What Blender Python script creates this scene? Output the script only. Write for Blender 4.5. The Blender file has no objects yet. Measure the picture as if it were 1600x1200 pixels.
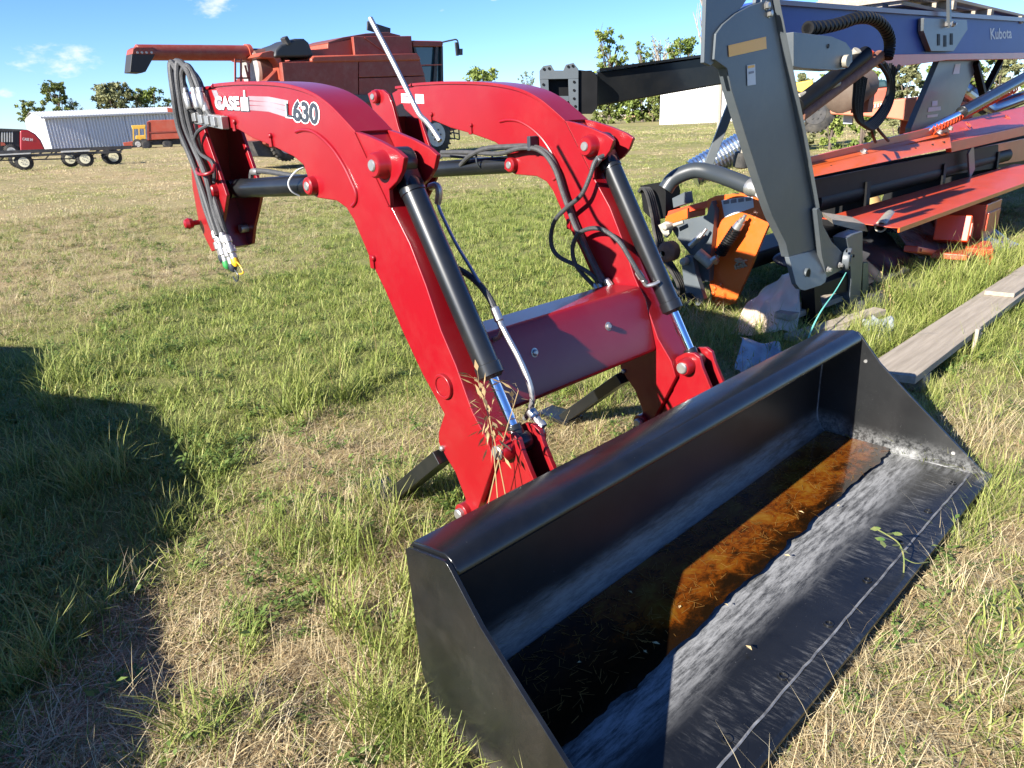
import bpy, bmesh, math, random
import numpy as np
from mathutils import Vector, Matrix
random.seed(7); RNG = np.random.default_rng(7)
SC = bpy.context.scene; COL = SC.collection
# ------------------------------------------------------------------ camera
CAM_H = 1.4; F = 1110.0                     # photo is 1600x1200, focal length in its pixels
RM = np.array([[0.7172661701593747, 0.2730408547663037, -0.6410756061287852],
               [-0.6956932455467275, 0.228797317038357, -0.6809278198287322],
               [-0.0392447352591881, 0.9343984585520975, 0.35406125375406505]])
cam_data = bpy.data.cameras.new('camera'); cam = bpy.data.objects.new('camera', cam_data); COL.objects.link(cam)
cam_data.sensor_width = 36.0; cam_data.lens = F / 1600 * 36; cam_data.clip_end = 3000; cam_data.clip_start = 0.05
mw = Matrix([list(RM[i]) + [0] for i in range(3)] + [[0, 0, 0, 1]]); mw.translation = (0, 0, CAM_H)
cam.matrix_world = mw; SC.camera = cam
# ------------------------------------------------------------------ light
SUN_EL = 27.0
w = bpy.data.worlds.new('World'); SC.world = w; w.use_nodes = True
SC.view_settings.view_transform = 'Standard'; SC.view_settings.look = 'None'
SC.view_settings.gamma = 1.0; SC.view_settings.use_curve_mapping = False
SC.view_settings.exposure = 1.6
sun_d = bpy.data.lights.new('sun', 'SUN'); sun_d.energy = 5.0; sun_d.angle = math.radians(0.53); sun_d.color = (1.0, 0.95, 0.86)
sun = bpy.data.objects.new('sun', sun_d); COL.objects.link(sun)
SUN_AZ = math.radians(-1.2)
LD = Vector((math.cos(math.radians(SUN_EL)) * math.cos(SUN_AZ), math.cos(math.radians(SUN_EL)) * math.sin(SUN_AZ), -math.sin(math.radians(SUN_EL))))
sun.rotation_euler = LD.to_track_quat('-Z', 'Y').to_euler()
CLOUDS = []                                  # filled below: direction, radius
def ray(u, v):
    return RM @ np.array([u - 800.0, -(v - 600.0), -F])
CP = np.array([0, 0, CAM_H])
def PX(u, v, x): d = ray(u, v); return CP + d * (x / d[0])
def PY(u, v, y): d = ray(u, v); return CP + d * (y / d[1])
def PZ(u, v, z=0.0): d = ray(u, v); return CP + d * ((z - CAM_H) / d[2])
def PD(u, v, s): d = ray(u, v); return CP + d / np.linalg.norm(d) * s
nt = w.node_tree; N = nt.nodes; L = nt.links; N.clear()
sky = N.new('ShaderNodeTexSky'); sky.sky_type = 'NISHITA'; sky.sun_disc = False
sky.sun_elevation = math.radians(SUN_EL); sky.sun_rotation = math.radians(-90) - SUN_AZ
sky.altitude = 300; sky.air_density = 0.85; sky.dust_density = 0.0; sky.ozone_density = 2.6
bg = N.new('ShaderNodeBackground'); bg.inputs['Strength'].default_value = 0.060
wo = N.new('ShaderNodeOutputWorld'); tcw = N.new('ShaderNodeTexCoord')
noi = N.new('ShaderNodeTexNoise'); noi.inputs['Scale'].default_value = 26; noi.inputs['Detail'].default_value = 9; noi.inputs['Roughness'].default_value = 0.62
mpw = N.new('ShaderNodeMapping'); mpw.inputs['Scale'].default_value = (1, 1, 2.2)
L.new(tcw.outputs['Generated'], mpw.inputs['Vector']); L.new(mpw.outputs[0], noi.inputs['Vector'])
acc = None
for (u, v, r, amt) in ((55, 90, .05, 1.0), (90, 95, .06, .95), (130, 88, .05, .9), (330, 2, .055, 1.15), (772, -2, .014, .9), (690, 16, .010, .7), (10, 145, .022, .6), (40, 100, .022, .85), (300, -6, .03, 1.0), (1900, -150, .09, 1.0), (-350, 60, .1, 1.0), (-700, -200, .12, 1.0)):
    d = ray(u, v); d = d / np.linalg.norm(d)
    s = N.new('ShaderNodeVectorMath'); s.operation = 'SUBTRACT'; s.inputs[1].default_value = d; L.new(tcw.outputs['Generated'], s.inputs[0])
    sc_ = N.new('ShaderNodeVectorMath'); sc_.operation = 'MULTIPLY'; sc_.inputs[1].default_value = (1, 1, 2.0); L.new(s.outputs[0], sc_.inputs[0])
    ln = N.new('ShaderNodeVectorMath'); ln.operation = 'LENGTH'; L.new(sc_.outputs[0], ln.inputs[0])
    mr = N.new('ShaderNodeMapRange'); mr.interpolation_type = 'SMOOTHSTEP'; mr.inputs['From Min'].default_value = 0; mr.inputs['From Max'].default_value = r
    mr.inputs['To Min'].default_value = amt; mr.inputs['To Max'].default_value = 0; L.new(ln.outputs['Value'], mr.inputs['Value'])
    if acc is None: acc = mr.outputs[0]
    else:
        mx = N.new('ShaderNodeMath'); mx.operation = 'MAXIMUM'; L.new(acc, mx.inputs[0]); L.new(mr.outputs[0], mx.inputs[1]); acc = mx.outputs[0]
nk = N.new('ShaderNodeMath'); nk.operation = 'MULTIPLY_ADD'; nk.inputs[1].default_value = 2.6; nk.inputs[2].default_value = -.8; L.new(noi.outputs['Fac'], nk.inputs[0])
ml = N.new('ShaderNodeMath'); ml.operation = 'ADD'; L.new(acc, ml.inputs[0]); L.new(nk.outputs[0], ml.inputs[1])
cr = N.new('ShaderNodeMapRange'); cr.interpolation_type = 'SMOOTHSTEP'; cr.inputs['From Min'].default_value = .95; cr.inputs['From Max'].default_value = 1.75; cr.inputs['To Max'].default_value = .85
gt = N.new('ShaderNodeMath'); gt.operation = 'MULTIPLY'; gs = N.new('ShaderNodeMapRange'); gs.inputs['From Max'].default_value = .35; L.new(acc, gs.inputs['Value']); L.new(gs.outputs[0], gt.inputs[0]); L.new(ml.outputs[0], gt.inputs[1])
L.new(gt.outputs[0], cr.inputs['Value'])
mixw = N.new('ShaderNodeMix'); mixw.data_type = 'RGBA'; L.new(cr.outputs[0], mixw.inputs['Factor'])
hsv = N.new('ShaderNodeHueSaturation'); hsv.inputs['Saturation'].default_value = 1.12; L.new(sky.outputs[0], hsv.inputs['Color'])
tin = N.new('ShaderNodeMix'); tin.data_type = 'RGBA'; tin.blend_type = 'MULTIPLY'; tin.inputs['Factor'].default_value = 1; L.new(hsv.outputs[0], tin.inputs['A']); tin.inputs['B'].default_value = (.72, .90, 1.28, 1); L.new(tin.outputs['Result'], mixw.inputs['A']); mixw.inputs['B'].default_value = (6.2, 6.5, 7.2, 1)
L.new(mixw.outputs['Result'], bg.inputs['Color']); L.new(bg.outputs[0], wo.inputs['Surface'])
# ------------------------------------------------------------------ helpers
def V(p): return Vector([float(c) for c in p])
class MB:
    """collects shapes, links them as ONE mesh object"""
    def __init__(s): s.v = []; s.f = []; s.mi = []; s.m = 0
    def add(s, vs, fs):
        o = len(s.v); s.v += [tuple(float(c) for c in p) for p in vs]; s.f += [tuple(i + o for i in f) for f in fs]; s.mi += [s.m] * len(fs); return s
    def prism(s, pts, vec):
        n = len(pts); P = [V(p) for p in pts]; E = V(vec)
        nrm = Vector((0, 0, 0))
        for i in range(n): nrm += P[i].cross(P[(i + 1) % n])
        if nrm.dot(E) > 0: P = P[::-1]
        return s.add(P + [p + E for p in P], [tuple(range(n)), tuple(range(2 * n - 1, n - 1, -1))] + [((i + 1) % n, i, i + n, (i + 1) % n + n) for i in range(n)])
    def box(s, c, sz, rz=0.0, rx=0.0, ry=0.0):
        x, y, z = [q / 2 for q in sz]; M = Matrix.Rotation(rz, 3, 'Z') @ Matrix.Rotation(ry, 3, 'Y') @ Matrix.Rotation(rx, 3, 'X')
        vs = [M @ Vector((a * x, b * y, d * z)) + V(c) for a in (-1, 1) for b in (-1, 1) for d in (-1, 1)]
        return s.add(vs, [(0, 1, 3, 2), (4, 6, 7, 5), (0, 4, 5, 1), (2, 3, 7, 6), (0, 2, 6, 4), (1, 5, 7, 3)])
    def bar(s, a, b, wd, th, up=(0, 0, 1)):
        a = V(a); b = V(b); d = (b - a).normalized(); u = V(up); x = d.cross(u)
        if x.length < 1e-4: x = d.cross(Vector((1, 0, 0)))
        x.normalize(); u = x.cross(d)
        q = [x * wd / 2 + u * th / 2, -x * wd / 2 + u * th / 2, -x * wd / 2 - u * th / 2, x * wd / 2 - u * th / 2]
        return s.add([a + k for k in q] + [b + k for k in q], [(0, 1, 2, 3), (7, 6, 5, 4)] + [(i, i + 4, (i + 1) % 4 + 4, (i + 1) % 4) for i in range(4)])
    def cyl(s, a, b, r, r2=None, n=20, cap=True):
        a = V(a); b = V(b); r2 = r if r2 is None else r2; d = (b - a).normalized()
        x = d.orthogonal().normalized(); y = d.cross(x); vs = []
        for c, rr in ((a, r), (b, r2)):
            for i in range(n): t = 2 * math.pi * i / n; vs.append(c + (x * math.cos(t) + y * math.sin(t)) * rr)
        fs = [(i, (i + 1) % n, (i + 1) % n + n, i + n) for i in range(n)]
        if cap: fs += [tuple(range(n - 1, -1, -1)), tuple(range(n, 2 * n))]
        return s.add(vs, fs)
    def ring(s, a, b, r0, r1, n=24):
        a = V(a); b = V(b); d = (b - a).normalized(); x = d.orthogonal().normalized(); y = d.cross(x); vs = []
        for c, rr in ((a, r1), (b, r1), (b, r0), (a, r0)):
            for i in range(n): t = 2 * math.pi * i / n; vs.append(c + (x * math.cos(t) + y * math.sin(t)) * rr)
        return s.add(vs, [(k * n + i, k * n + (i + 1) % n, ((k + 1) % 4) * n + (i + 1) % n, ((k + 1) % 4) * n + i) for k in range(4) for i in range(n)])
    def lathe(s, a, ax, prof, n=28):
        """prof: (along, radius) pairs"""
        a = V(a); d = V(ax).normalized(); x = d.orthogonal().normalized(); y = d.cross(x); vs = []; m = len(prof)
        for (h, rr) in prof:
            for i in range(n): t = 2 * math.pi * i / n; vs.append(a + d * h + (x * math.cos(t) + y * math.sin(t)) * rr)
        fs = [(k * n + i, k * n + (i + 1) % n, (k + 1) * n + (i + 1) % n, (k + 1) * n + i) for k in range(m - 1) for i in range(n)]
        fs += [tuple(range(n - 1, -1, -1)), tuple(range((m - 1) * n, m * n))]
        return s.add(vs, fs)
    def tube(s, pts, r, n=8, sub=6, r_end=None):
        P = spline(pts, sub) if sub > 1 else [V(p) for p in pts]
        m = len(P); vs = []; x = None
        for i, p in enumerate(P):
            d = (P[min(i + 1, m - 1)] - P[max(i - 1, 0)]).normalized()
            x = d.orthogonal().normalized() if x is None else (x - d * x.dot(d)).normalized()
            y = d.cross(x); rr = r if r_end is None else r + (r_end - r) * i / (m - 1)
            for k in range(n): t = 2 * math.pi * k / n; vs.append(p + (x * math.cos(t) + y * math.sin(t)) * rr)
        fs = [(i * n + k, i * n + (k + 1) % n, (i + 1) * n + (k + 1) % n, (i + 1) * n + k) for i in range(m - 1) for k in range(n)]
        return s.add(vs, fs + [tuple(range(n - 1, -1, -1)), tuple(range((m - 1) * n, m * n))])
    def build(s, name, mat, parent=None, bevel=0.0, smooth=35, seg=2):
        me = bpy.data.meshes.new(name); me.from_pydata(s.v, [], s.f); me.update()
        o = bpy.data.objects.new(name, me); COL.objects.link(o)
        for m in (mat if isinstance(mat, (list, tuple)) else [mat]): me.materials.append(m)
        if any(s.mi): me.polygons.foreach_set('material_index', s.mi)
        if smooth:
            me.polygons.foreach_set('use_smooth', [True] * len(me.polygons)); me.set_sharp_from_angle(angle=math.radians(smooth))
        if bevel:
            b = o.modifiers.new('bevel', 'BEVEL'); b.width = bevel; b.segments = seg; b.limit_method = 'ANGLE'; b.angle_limit = math.radians(40); b.harden_normals = True
        if parent is not None: setp(o, parent)
        return o
def setp(o, parent):
    o.parent = parent
    M = Matrix.Translation(-parent.location) if parent.type == 'EMPTY' else Matrix()
    o.matrix_parent_inverse = M
def spline(pts, sub):
    P = [V(p) for p in pts]; out = []
    for i in range(len(P) - 1):
        p0 = P[max(i - 1, 0)]; p1 = P[i]; p2 = P[i + 1]; p3 = P[min(i + 2, len(P) - 1)]
        for k in range(sub):
            t = k / sub
            out.append(0.5 * ((2 * p1) + (p2 - p0) * t + (2 * p0 - 5 * p1 + 4 * p2 - p3) * t * t + (3 * p1 - p0 - 3 * p2 + p3) * t ** 3))
    return out + [P[-1]]
def thing(name, label, cat, loc=(0, 0, 0), group=None):
    o = bpy.data.objects.new(name, None); COL.objects.link(o); o.location = V(loc); o.empty_display_size = .1
    return tag(o, label, cat, group)
def tag(o, label, cat, group=None):
    o['label'] = label; o['category'] = cat
    if group: o['group'] = group
    return o
def kind(o, k, label=None):
    o['kind'] = k
    if label: o['label'] = label
    return o
def text_quad(body, bl, br, tl, nrm, name, mat, parent, off=0.02, depth=0.0006, lift=0.001):
    cu = bpy.data.curves.new('lettering', 'FONT'); cu.body = body; cu.size = 1; cu.offset = off; cu.resolution_u = 4
    to = bpy.data.objects.new('lettering', cu); COL.objects.link(to)
    dg = bpy.context.evaluated_depsgraph_get(); me = bpy.data.meshes.new_from_object(to.evaluated_get(dg)); bpy.data.objects.remove(to)
    co = np.array([v.co[:] for v in me.vertices]); lo = co.min(0); hi = co.max(0)
    bl = np.array(bl, float); br = np.array(br, float); tl = np.array(tl, float); nn = np.array(nrm, float)
    t = (co - lo) / np.maximum(hi - lo, 1e-6)
    out = bl + t[:, :1] * (br - bl) + t[:, 1:2] * (tl - bl) + nn * lift
    fs = [tuple(p.vertices) for p in me.polygons]; bpy.data.meshes.remove(me)
    m = MB(); m.add(out, fs); return m.build(name, mat, parent, smooth=0)
# ------------------------------------------------------------------ materials
def mat(name, col, rough=.5, metal=0.0, coat=0.0, var=0.0, vscale=6.0, col2=None, bump=0.0, bscale=60.0, spec=.5, dust=0.0, detail=5, coord='Object', stretch=None, rvar=0.0, trans=0.0):
    m = bpy.data.materials.new(name); m.use_nodes = True; n = m.node_tree.nodes; l = m.node_tree.links
    b = n['Principled BSDF']; b.inputs['Base Color'].default_value = (*col, 1); b.inputs['Roughness'].default_value = rough
    b.inputs['Metallic'].default_value = metal; b.inputs['Coat Weight'].default_value = coat; b.inputs['Coat Roughness'].default_value = .12
    b.inputs['Specular IOR Level'].default_value = spec
    if trans: b.inputs['Transmission Weight'].default_value = trans
    tc = n.new('ShaderNodeTexCoord'); src = tc.outputs[coord]
    if stretch:
        mp = n.new('ShaderNodeMapping'); mp.inputs['Scale'].default_value = stretch; l.new(src, mp.inputs['Vector']); src = mp.outputs[0]
    out = None
    if var or col2:
        nz = n.new('ShaderNodeTexNoise'); nz.inputs['Scale'].default_value = vscale; nz.inputs['Detail'].default_value = detail; nz.inputs['Roughness'].default_value = .6; l.new(src, nz.inputs['Vector'])
        rp = n.new('ShaderNodeMapRange'); rp.inputs['From Min'].default_value = .3; rp.inputs['From Max'].default_value = .7; l.new(nz.outputs['Fac'], rp.inputs['Value'])
        mx = n.new('ShaderNodeMix'); mx.data_type = 'RGBA'; l.new(rp.outputs[0], mx.inputs['Factor'])
        c2 = col2 if col2 else tuple(min(1, c * (1 + var)) for c in col); c1 = col if col2 else tuple(c * (1 - var) for c in col)
        mx.inputs['A'].default_value = (*c1, 1); mx.inputs['B'].default_value = (*c2, 1); out = mx.outputs['Result']
        if rvar:
            rr = n.new('ShaderNodeMapRange'); rr.inputs['To Min'].default_value = max(.02, rough - rvar); rr.inputs['To Max'].default_value = rough + rvar
            l.new(rp.outputs[0], rr.inputs['Value']); l.new(rr.outputs[0], b.inputs['Roughness'])
    if dust:
        dz = n.new('ShaderNodeTexNoise'); dz.inputs['Scale'].default_value = 3.3; dz.inputs['Detail'].default_value = 9; dz.inputs['Roughness'].default_value = .75; l.new(src, dz.inputs['Vector'])
        dr = n.new('ShaderNodeMapRange'); dr.inputs['From Min'].default_value = .45; dr.inputs['From Max'].default_value = .8; dr.inputs['To Max'].default_value = dust; l.new(dz.outputs['Fac'], dr.inputs['Value'])
        md = n.new('ShaderNodeMix'); md.data_type = 'RGBA'; l.new(dr.outputs[0], md.inputs['Factor'])
        if out: l.new(out, md.inputs['A'])
        else: md.inputs['A'].default_value = (*col, 1)
        md.inputs['B'].default_value = (.36, .31, .24, 1); out = md.outputs['Result']
    if out: l.new(out, b.inputs['Base Color'])
    if bump:
        bz = n.new('ShaderNodeTexNoise'); bz.inputs['Scale'].default_value = bscale; bz.inputs['Detail'].default_value = 4; l.new(src, bz.inputs['Vector'])
        bp = n.new('ShaderNodeBump'); bp.inputs['Strength'].default_value = bump; bp.inputs['Distance'].default_value = .01; l.new(bz.outputs['Fac'], bp.inputs['Height']); l.new(bp.outputs[0], b.inputs['Normal'])
    return m
M_RED = mat('red_paint', (.215, .0027, .007), .34, coat=.28, var=.06, vscale=2.5, bump=.02, bscale=180, dust=.05)
M_BLACK = mat('black_paint', (.008, .009, .010), .3, coat=.25, var=.2, vscale=3, dust=.04)
M_CHROME = mat('chrome', (.82, .83, .86), .12, metal=1.0)
M_ZINC = mat('zinc', (.42, .41, .39), .4, metal=.8, var=.15, vscale=40)
M_HOSE = mat('hose_rubber', (.035, .036, .038), .55, var=.25, vscale=30, bump=.25, bscale=220)
M_HOSEG = mat('hose_dusty', (.045, .045, .046), .6, var=.25, vscale=30, bump=.25, bscale=220)
M_RUBBER = mat('rubber', (.022, .022, .022), .75, var=.3, vscale=8, dust=.35)
M_WHITE = mat('white_decal', (.62, .62, .62), .5)
M_INK = mat('dark_decal', (.03, .035, .045), .4)
M_GREY = mat('grey_decal', (.19, .17, .19), .4, var=.2, vscale=5)
M_TAN = mat('straw', (.5, .38, .19), .8, var=.25, vscale=30)
M_YEL = mat('yellow_plastic', (.75, .42, .02), .45)
M_GRNP = mat('green_plastic', (.03, .25, .06), .5)
# ------------------------------------------------------------------ ground
def vnoise(x, y, seed=0):
    xi = np.floor(x).astype(np.int64); yi = np.floor(y).astype(np.int64); fx = x - xi; fy = y - yi
    def h(a, b):
        n = (a * 374761393 + b * 668265263 + seed * 974711) & 0x7fffffff; n = (n ^ (n >> 13)) * 1274126177 & 0x7fffffff
        return ((n ^ (n >> 16)) & 0xffff) / 65535.0
    fx = fx * fx * (3 - 2 * fx); fy = fy * fy * (3 - 2 * fy)
    return (h(xi, yi) * (1 - fx) + h(xi + 1, yi) * fx) * (1 - fy) + (h(xi, yi + 1) * (1 - fx) + h(xi + 1, yi + 1) * fx) * fy
def fbm(x, y, seed=0, o=4):
    s = 0; a = .5; t = 0
    for k in range(o): s = s + a * vnoise(x * 2 ** k, y * 2 ** k, seed + k); t += a; a *= .5
    return s / t
def gh(x, y):
    x = np.asarray(x, float); y = np.asarray(y, float)
    r = np.hypot(x, y); k = np.clip(r / 30, 0, 1)
    z = (fbm(x * .9, y * .9, 3) - .5) * .07 + (fbm(x * 3.1, y * 3.1, 9) - .5) * .035 + (fbm(x * .12, y * .12, 5) - .5) * .5 * k
    under = ((x > .5) & (x < 3.3) & (y > .2) & (y < 1.5))
    return np.where(under, np.minimum(z, 0) * .5 - .01, z)
DRYB = [(560, 690, .55, 1.0), (450, 800, .4, .7), (500, 1010, .42, 1.0), (640, 1120, .4, 1.1), (420, 1170, .3, .8), (600, 930, .3, .55), (330, 1180, .25, .6), (150, 1130, .3, .75), (250, 960, .2, .6), (850, 650, .4, .7), (700, 830, .3, .5),
        (1400, 1000, .4, .9), (1300, 1130, .4, .9), (1560, 880, .6, .75), (1500, 1150, .3, .55), (1560, 700, .8, .45), (160, 1000, .16, .5), (1100, 700, .5, .5), (1590, 780, .5, .5)]
DRYB = [(PZ(u, v)[0], PZ(u, v)[1], r, a) for u, v, r, a in DRYB]
GREENB = [(PZ(u, v)[0], PZ(u, v)[1], r, a) for u, v, r, a in ((60, 720, .9, .9), (150, 640, .8, .9), (230, 800, .4, .7), (330, 560, 1.6, .6), (480, 520, 1.6, .5), (800, 430, 2.2, .45), (1060, 320, 4, .5), (1450, 470, .8, .9), (1380, 520, .5, .8), (60, 880, .4, .7), (30, 1060, .25, .8), (840, 350, 3, .3))]
def dryness(x, y):
    x = np.asarray(x, float); y = np.asarray(y, float)
    wx = x + (fbm(x * 1.7, y * 1.7, 21) - .5) * .5; wy = y + (fbm(x * 1.7, y * 1.7, 33) - .5) * .5
    d = np.full(x.shape, .24) + (fbm(x * .8, y * .8, 41) - .5) * .75 + (fbm(x * 3, y * 3, 47) - .5) * .35
    r = np.hypot(x, y)
    d = d + np.clip((r - 4) / 18, 0, 1) * .22
    d = d + np.clip((y - 1.15 * x - 2) / 14, 0, .3)          # the mown field towards the sheds is yellower
    for bx, by, br, a in DRYB: d = d + a * np.exp(-((wx - bx) ** 2 + (wy - by) ** 2) / (br * br)) * .72
    for bx, by, br, a in GREENB: d = d - a * np.exp(-((wx - bx) ** 2 + (wy - by) ** 2) / (br * br)) * .6
    return np.clip(d, 0, 1)
def axis(lo, hi, a, b, st):
    core = list(np.arange(a, b, st)); out = list(core); s = st; p = core[-1]
    while p < hi: s *= 1.12; p += s; out.append(p)
    s = st; p = core[0]
    while p > lo: s *= 1.18; p -= s; out.insert(0, p)
    return np.array(out)
gx = axis(-300, 1200, -.5, 7.5, .07); gy = axis(-300, 1200, -.3, 8.5, .07)
GX, GY = np.meshgrid(gx, gy, indexing='ij'); GZ = gh(GX, GY); nx, ny = GX.shape
gm = bpy.data.meshes.new('ground')
idx = np.arange(nx * ny).reshape(nx, ny)
quads = np.stack([idx[:-1, :-1], idx[1:, :-1], idx[1:, 1:], idx[:-1, 1:]], -1).reshape(-1, 4)
gm.from_pydata(np.stack([GX, GY, GZ], -1).reshape(-1, 3).tolist(), [], quads.tolist())
at = gm.attributes.new('dry', 'FLOAT', 'POINT'); at.data.foreach_set('value', dryness(GX, GY).reshape(-1).astype(np.float32))
gm.polygons.foreach_set('use_smooth', [True] * len(gm.polygons))
ground = bpy.data.objects.new('ground', gm); COL.objects.link(ground); kind(ground, 'structure', 'mown pasture ground of patchy green and straw')
def ground_mat():
    m = bpy.data.materials.new('pasture'); m.use_nodes = True; n = m.node_tree.nodes; l = m.node_tree.links; b = n['Principled BSDF']
    b.inputs['Roughness'].default_value = .95; b.inputs['Specular IOR Level'].default_value = .1
    tc = n.new('ShaderNodeTexCoord')
    def nz(s, d=6, r=.65, st=None):
        t = n.new('ShaderNodeTexNoise'); t.inputs['Scale'].default_value = s; t.inputs['Detail'].default_value = d; t.inputs['Roughness'].default_value = r
        if st: mp = n.new('ShaderNodeMapping'); mp.inputs['Scale'].default_value = st; mp.inputs['Rotation'].default_value = (0, 0, -.8); l.new(tc.outputs['Object'], mp.inputs[0]); l.new(mp.outputs[0], t.inputs['Vector'])
        else: l.new(tc.outputs['Object'], t.inputs['Vector'])
        return t.outputs['Fac']
    def mix(f, a, c):
        t = n.new('ShaderNodeMix'); t.data_type = 'RGBA'; l.new(f, t.inputs['Factor'])
        for k, q in (('A', a), ('B', c)):
            if isinstance(q, tuple): t.inputs[k].default_value = (*q, 1)
            else: l.new(q, t.inputs[k])
        return t.outputs['Result']
    def rng(f, a, c, lo=0, hi=1):
        t = n.new('ShaderNodeMapRange'); t.inputs['From Min'].default_value = a; t.inputs['From Max'].default_value = c; t.inputs['To Min'].default_value = lo; t.inputs['To Max'].default_value = hi; l.new(f, t.inputs['Value']); return t.outputs[0]
    at = n.new('ShaderNodeAttribute'); at.attribute_name = 'dry'
    fine = nz(70, 8, .75); mid = nz(9); big = nz(.16, 7, .6); streak = nz(.5, 6, .6, (1, .12, 1))
    g = mix(rng(fine, .3, .7), (.115, .125, .036), (.25, .26, .085))
    s = mix(rng(fine, .3, .7), (.17, .115, .06), (.50, .40, .22))
    a1 = n.new('ShaderNodeMath'); a1.operation = 'ADD'; l.new(at.outputs['Fac'], a1.inputs[0]); l.new(rng(mid, .3, .7, -.2, .2), a1.inputs[1])
    a2 = n.new('ShaderNodeMath'); a2.operation = 'ADD'; l.new(a1.outputs[0], a2.inputs[0]); l.new(rng(big, .3, .7, -.3, .3), a2.inputs[1])
    a3 = n.new('ShaderNodeMath'); a3.operation = 'ADD'; l.new(a2.outputs[0], a3.inputs[0]); l.new(rng(streak, .3, .7, -.22, .22), a3.inputs[1]); a3.use_clamp = True
    l.new(mix(a3.outputs[0], g, s), b.inputs['Base Color'])
    bp = n.new('ShaderNodeBump'); bp.inputs['Strength'].default_value = .8; bp.inputs['Distance'].default_value = .03; l.new(fine, bp.inputs['Height']); l.new(bp.outputs[0], b.inputs['Normal'])
    return m
gm.materials.append(ground_mat())
# ------------------------------------------------------------------ front loader
XL, XR = .757, 2.915
ldr = thing('front_loader', 'red tractor front loader with black bucket parked on the grass', 'front loader', (1.8, 1.6, 0))
ARM_T = .13
def arm_side(off):
    """one boom: profile traced in its own plane X = 1.32 (+off)"""
    X0 = 1.32
    def P(u, v, dx=0.0): p = PX(u, v, X0); return np.array([X0 + off + dx, p[1], p[2]])
    first = off == 0
    top = [(314, 138), (345, 133.5), (385, 131), (430, 132.5), (462, 138), (490, 148), (515, 165), (536, 186), (557, 209)]
    prof = top + [(584, 264), (611, 322), (640, 380), (665, 445), (689, 517), (712, 571), (738, 644), (762, 690), (772, 722), (757, 765), (745, 800), (735, 812), (724, 803), (727, 780), (711, 738), (697, 715), (685, 692), (685, 675), (694, 647), (677, 616), (660, 585), (629, 519), (602, 455), (580, 410), (572, 390), (552, 343), (541, 325), (526, 314), (495, 309), (478, 298), (480, 275), (474, 258), (459, 245), (427, 229), (395, 216), (373, 203), (345, 197), (330, 180)]
    a = MB(); a.prism([P(*q) for q in prof], (ARM_T, 0, 0))
    arm = a.build('boom_arm', M_RED, ldr, bevel=.004)
    # top flange: slightly wider cover strip following the upper edge
    tp = [P(*q) for q in spline([(x, y, 0) for x, y in top], 4) for q in [(q[0], q[1])]]
    m = MB(); nn = len(tp); vs = []
    for i, p in enumerate(tp):
        t = V(tp[min(i + 1, nn - 1)]) - V(tp[max(i - 1, 0)]); nrm = Vector((0, -t.z, t.y)).normalized(); nrm = nrm if nrm.z > 0 or nrm.y < 0 else -nrm
        for dx, h in ((-.007, -.004), (-.007, .009), (ARM_T + .007, .009), (ARM_T + .007, -.004)): vs.append(V(p) + Vector((dx, 0, 0)) + nrm * h)
    fs = [(i * 4 + k, i * 4 + (k + 1) % 4, i * 4 + 4 + (k + 1) % 4, i * 4 + 4 + k) for i in range(nn - 1) for k in range(4)] + [(3, 2, 1, 0), tuple(range(nn * 4 - 4, nn * 4))]
    m.add(vs, fs); m.build('top_flange', M_RED, arm, bevel=.002)
    # front cover strip down the lower leg
    fr = [P(*q) for q in [(611, 322), (640, 380), (665, 445), (689, 517), (712, 571), (738, 644)]]
    # embossed arc rib
    rib = [P(*q, -.002) for q in [(463, 206), (475, 203), (490, 206), (508, 219), (525, 238), (540, 262), (551, 285), (557, 300), (557, 314), (551, 322)]]
    MB().tube(rib, .006, 8, 6).build('rib', M_RED, arm)
    # ears that hold the dump cylinder
    ear = [(556, 205), (572, 210), (597, 221), (622, 235), (634, 246), (630, 268), (622, 284), (610, 296), (612, 325), (600, 300), (580, 258)]
    for dx in (-.006, ARM_T - .012):
        MB().prism([P(*q, dx) for q in ear], (.018, 0, 0)).build('cylinder_ear', M_RED, arm, bevel=.003)
    MB().bar(P(558, 208, -.008), P(611, 322, -.008), .006, .006).build('weld_bead', M_RED, arm)
    kn = P(601, 257)
    MB().lathe(kn + np.array([-.046, 0, 0]), (1, 0, 0), [(0, .033), (.006, .038), (.03, .04), (.042, .047)]).build('pin_boss', M_RED, arm)
    MB().lathe(kn + np.array([-.052, 0, 0]), (1, 0, 0), [(0, .015), (.004, .018), (.02, .018)]).build('pivot_pin', M_ZINC, arm)
    MB().cyl(kn + np.array([ARM_T, 0, 0]), kn + np.array([ARM_T + .03, 0, 0]), .04).build('pin_boss', M_RED, arm, bevel=.003)
    mid = P(490, 290)
    MB().lathe(mid + np.array([-.028, 0, 0]), (1, 0, 0), [(0, .026), (.005, .031), (.03, .034)]).build('pin_boss', M_RED, arm)
    MB().lathe(mid + np.array([-.032, 0, 0]), (1, 0, 0), [(0, .013), (.003, .016), (.02, .016)]).build('pivot_pin', M_ZINC, arm)
    rd = P(695, 603)
    MB().lathe(rd + np.array([-.009, 0, 0]), (1, 0, 0), [(0, .018), (.0, .026), (-.0, .036), (.003, .041), (.012, .043)]).build('round_cover', M_RED, arm)
    MB().ring(rd + np.array([-.014, 0, 0]), rd + np.array([.002, 0, 0]), .032, .043).build('cover_ring', M_RED, arm, bevel=.003)
    for q in [(585, 403), (692, 700), (424, 212), (368, 190)]:
        c = P(*q)
        MB().lathe(c + np.array([-.012, 0, 0]), (1, 0, 0), [(0, .006), (.003, .009), (.013, .010)], 12).build('bolt', M_ZINC if q[1] == 700 else M_RED, arm)
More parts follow.
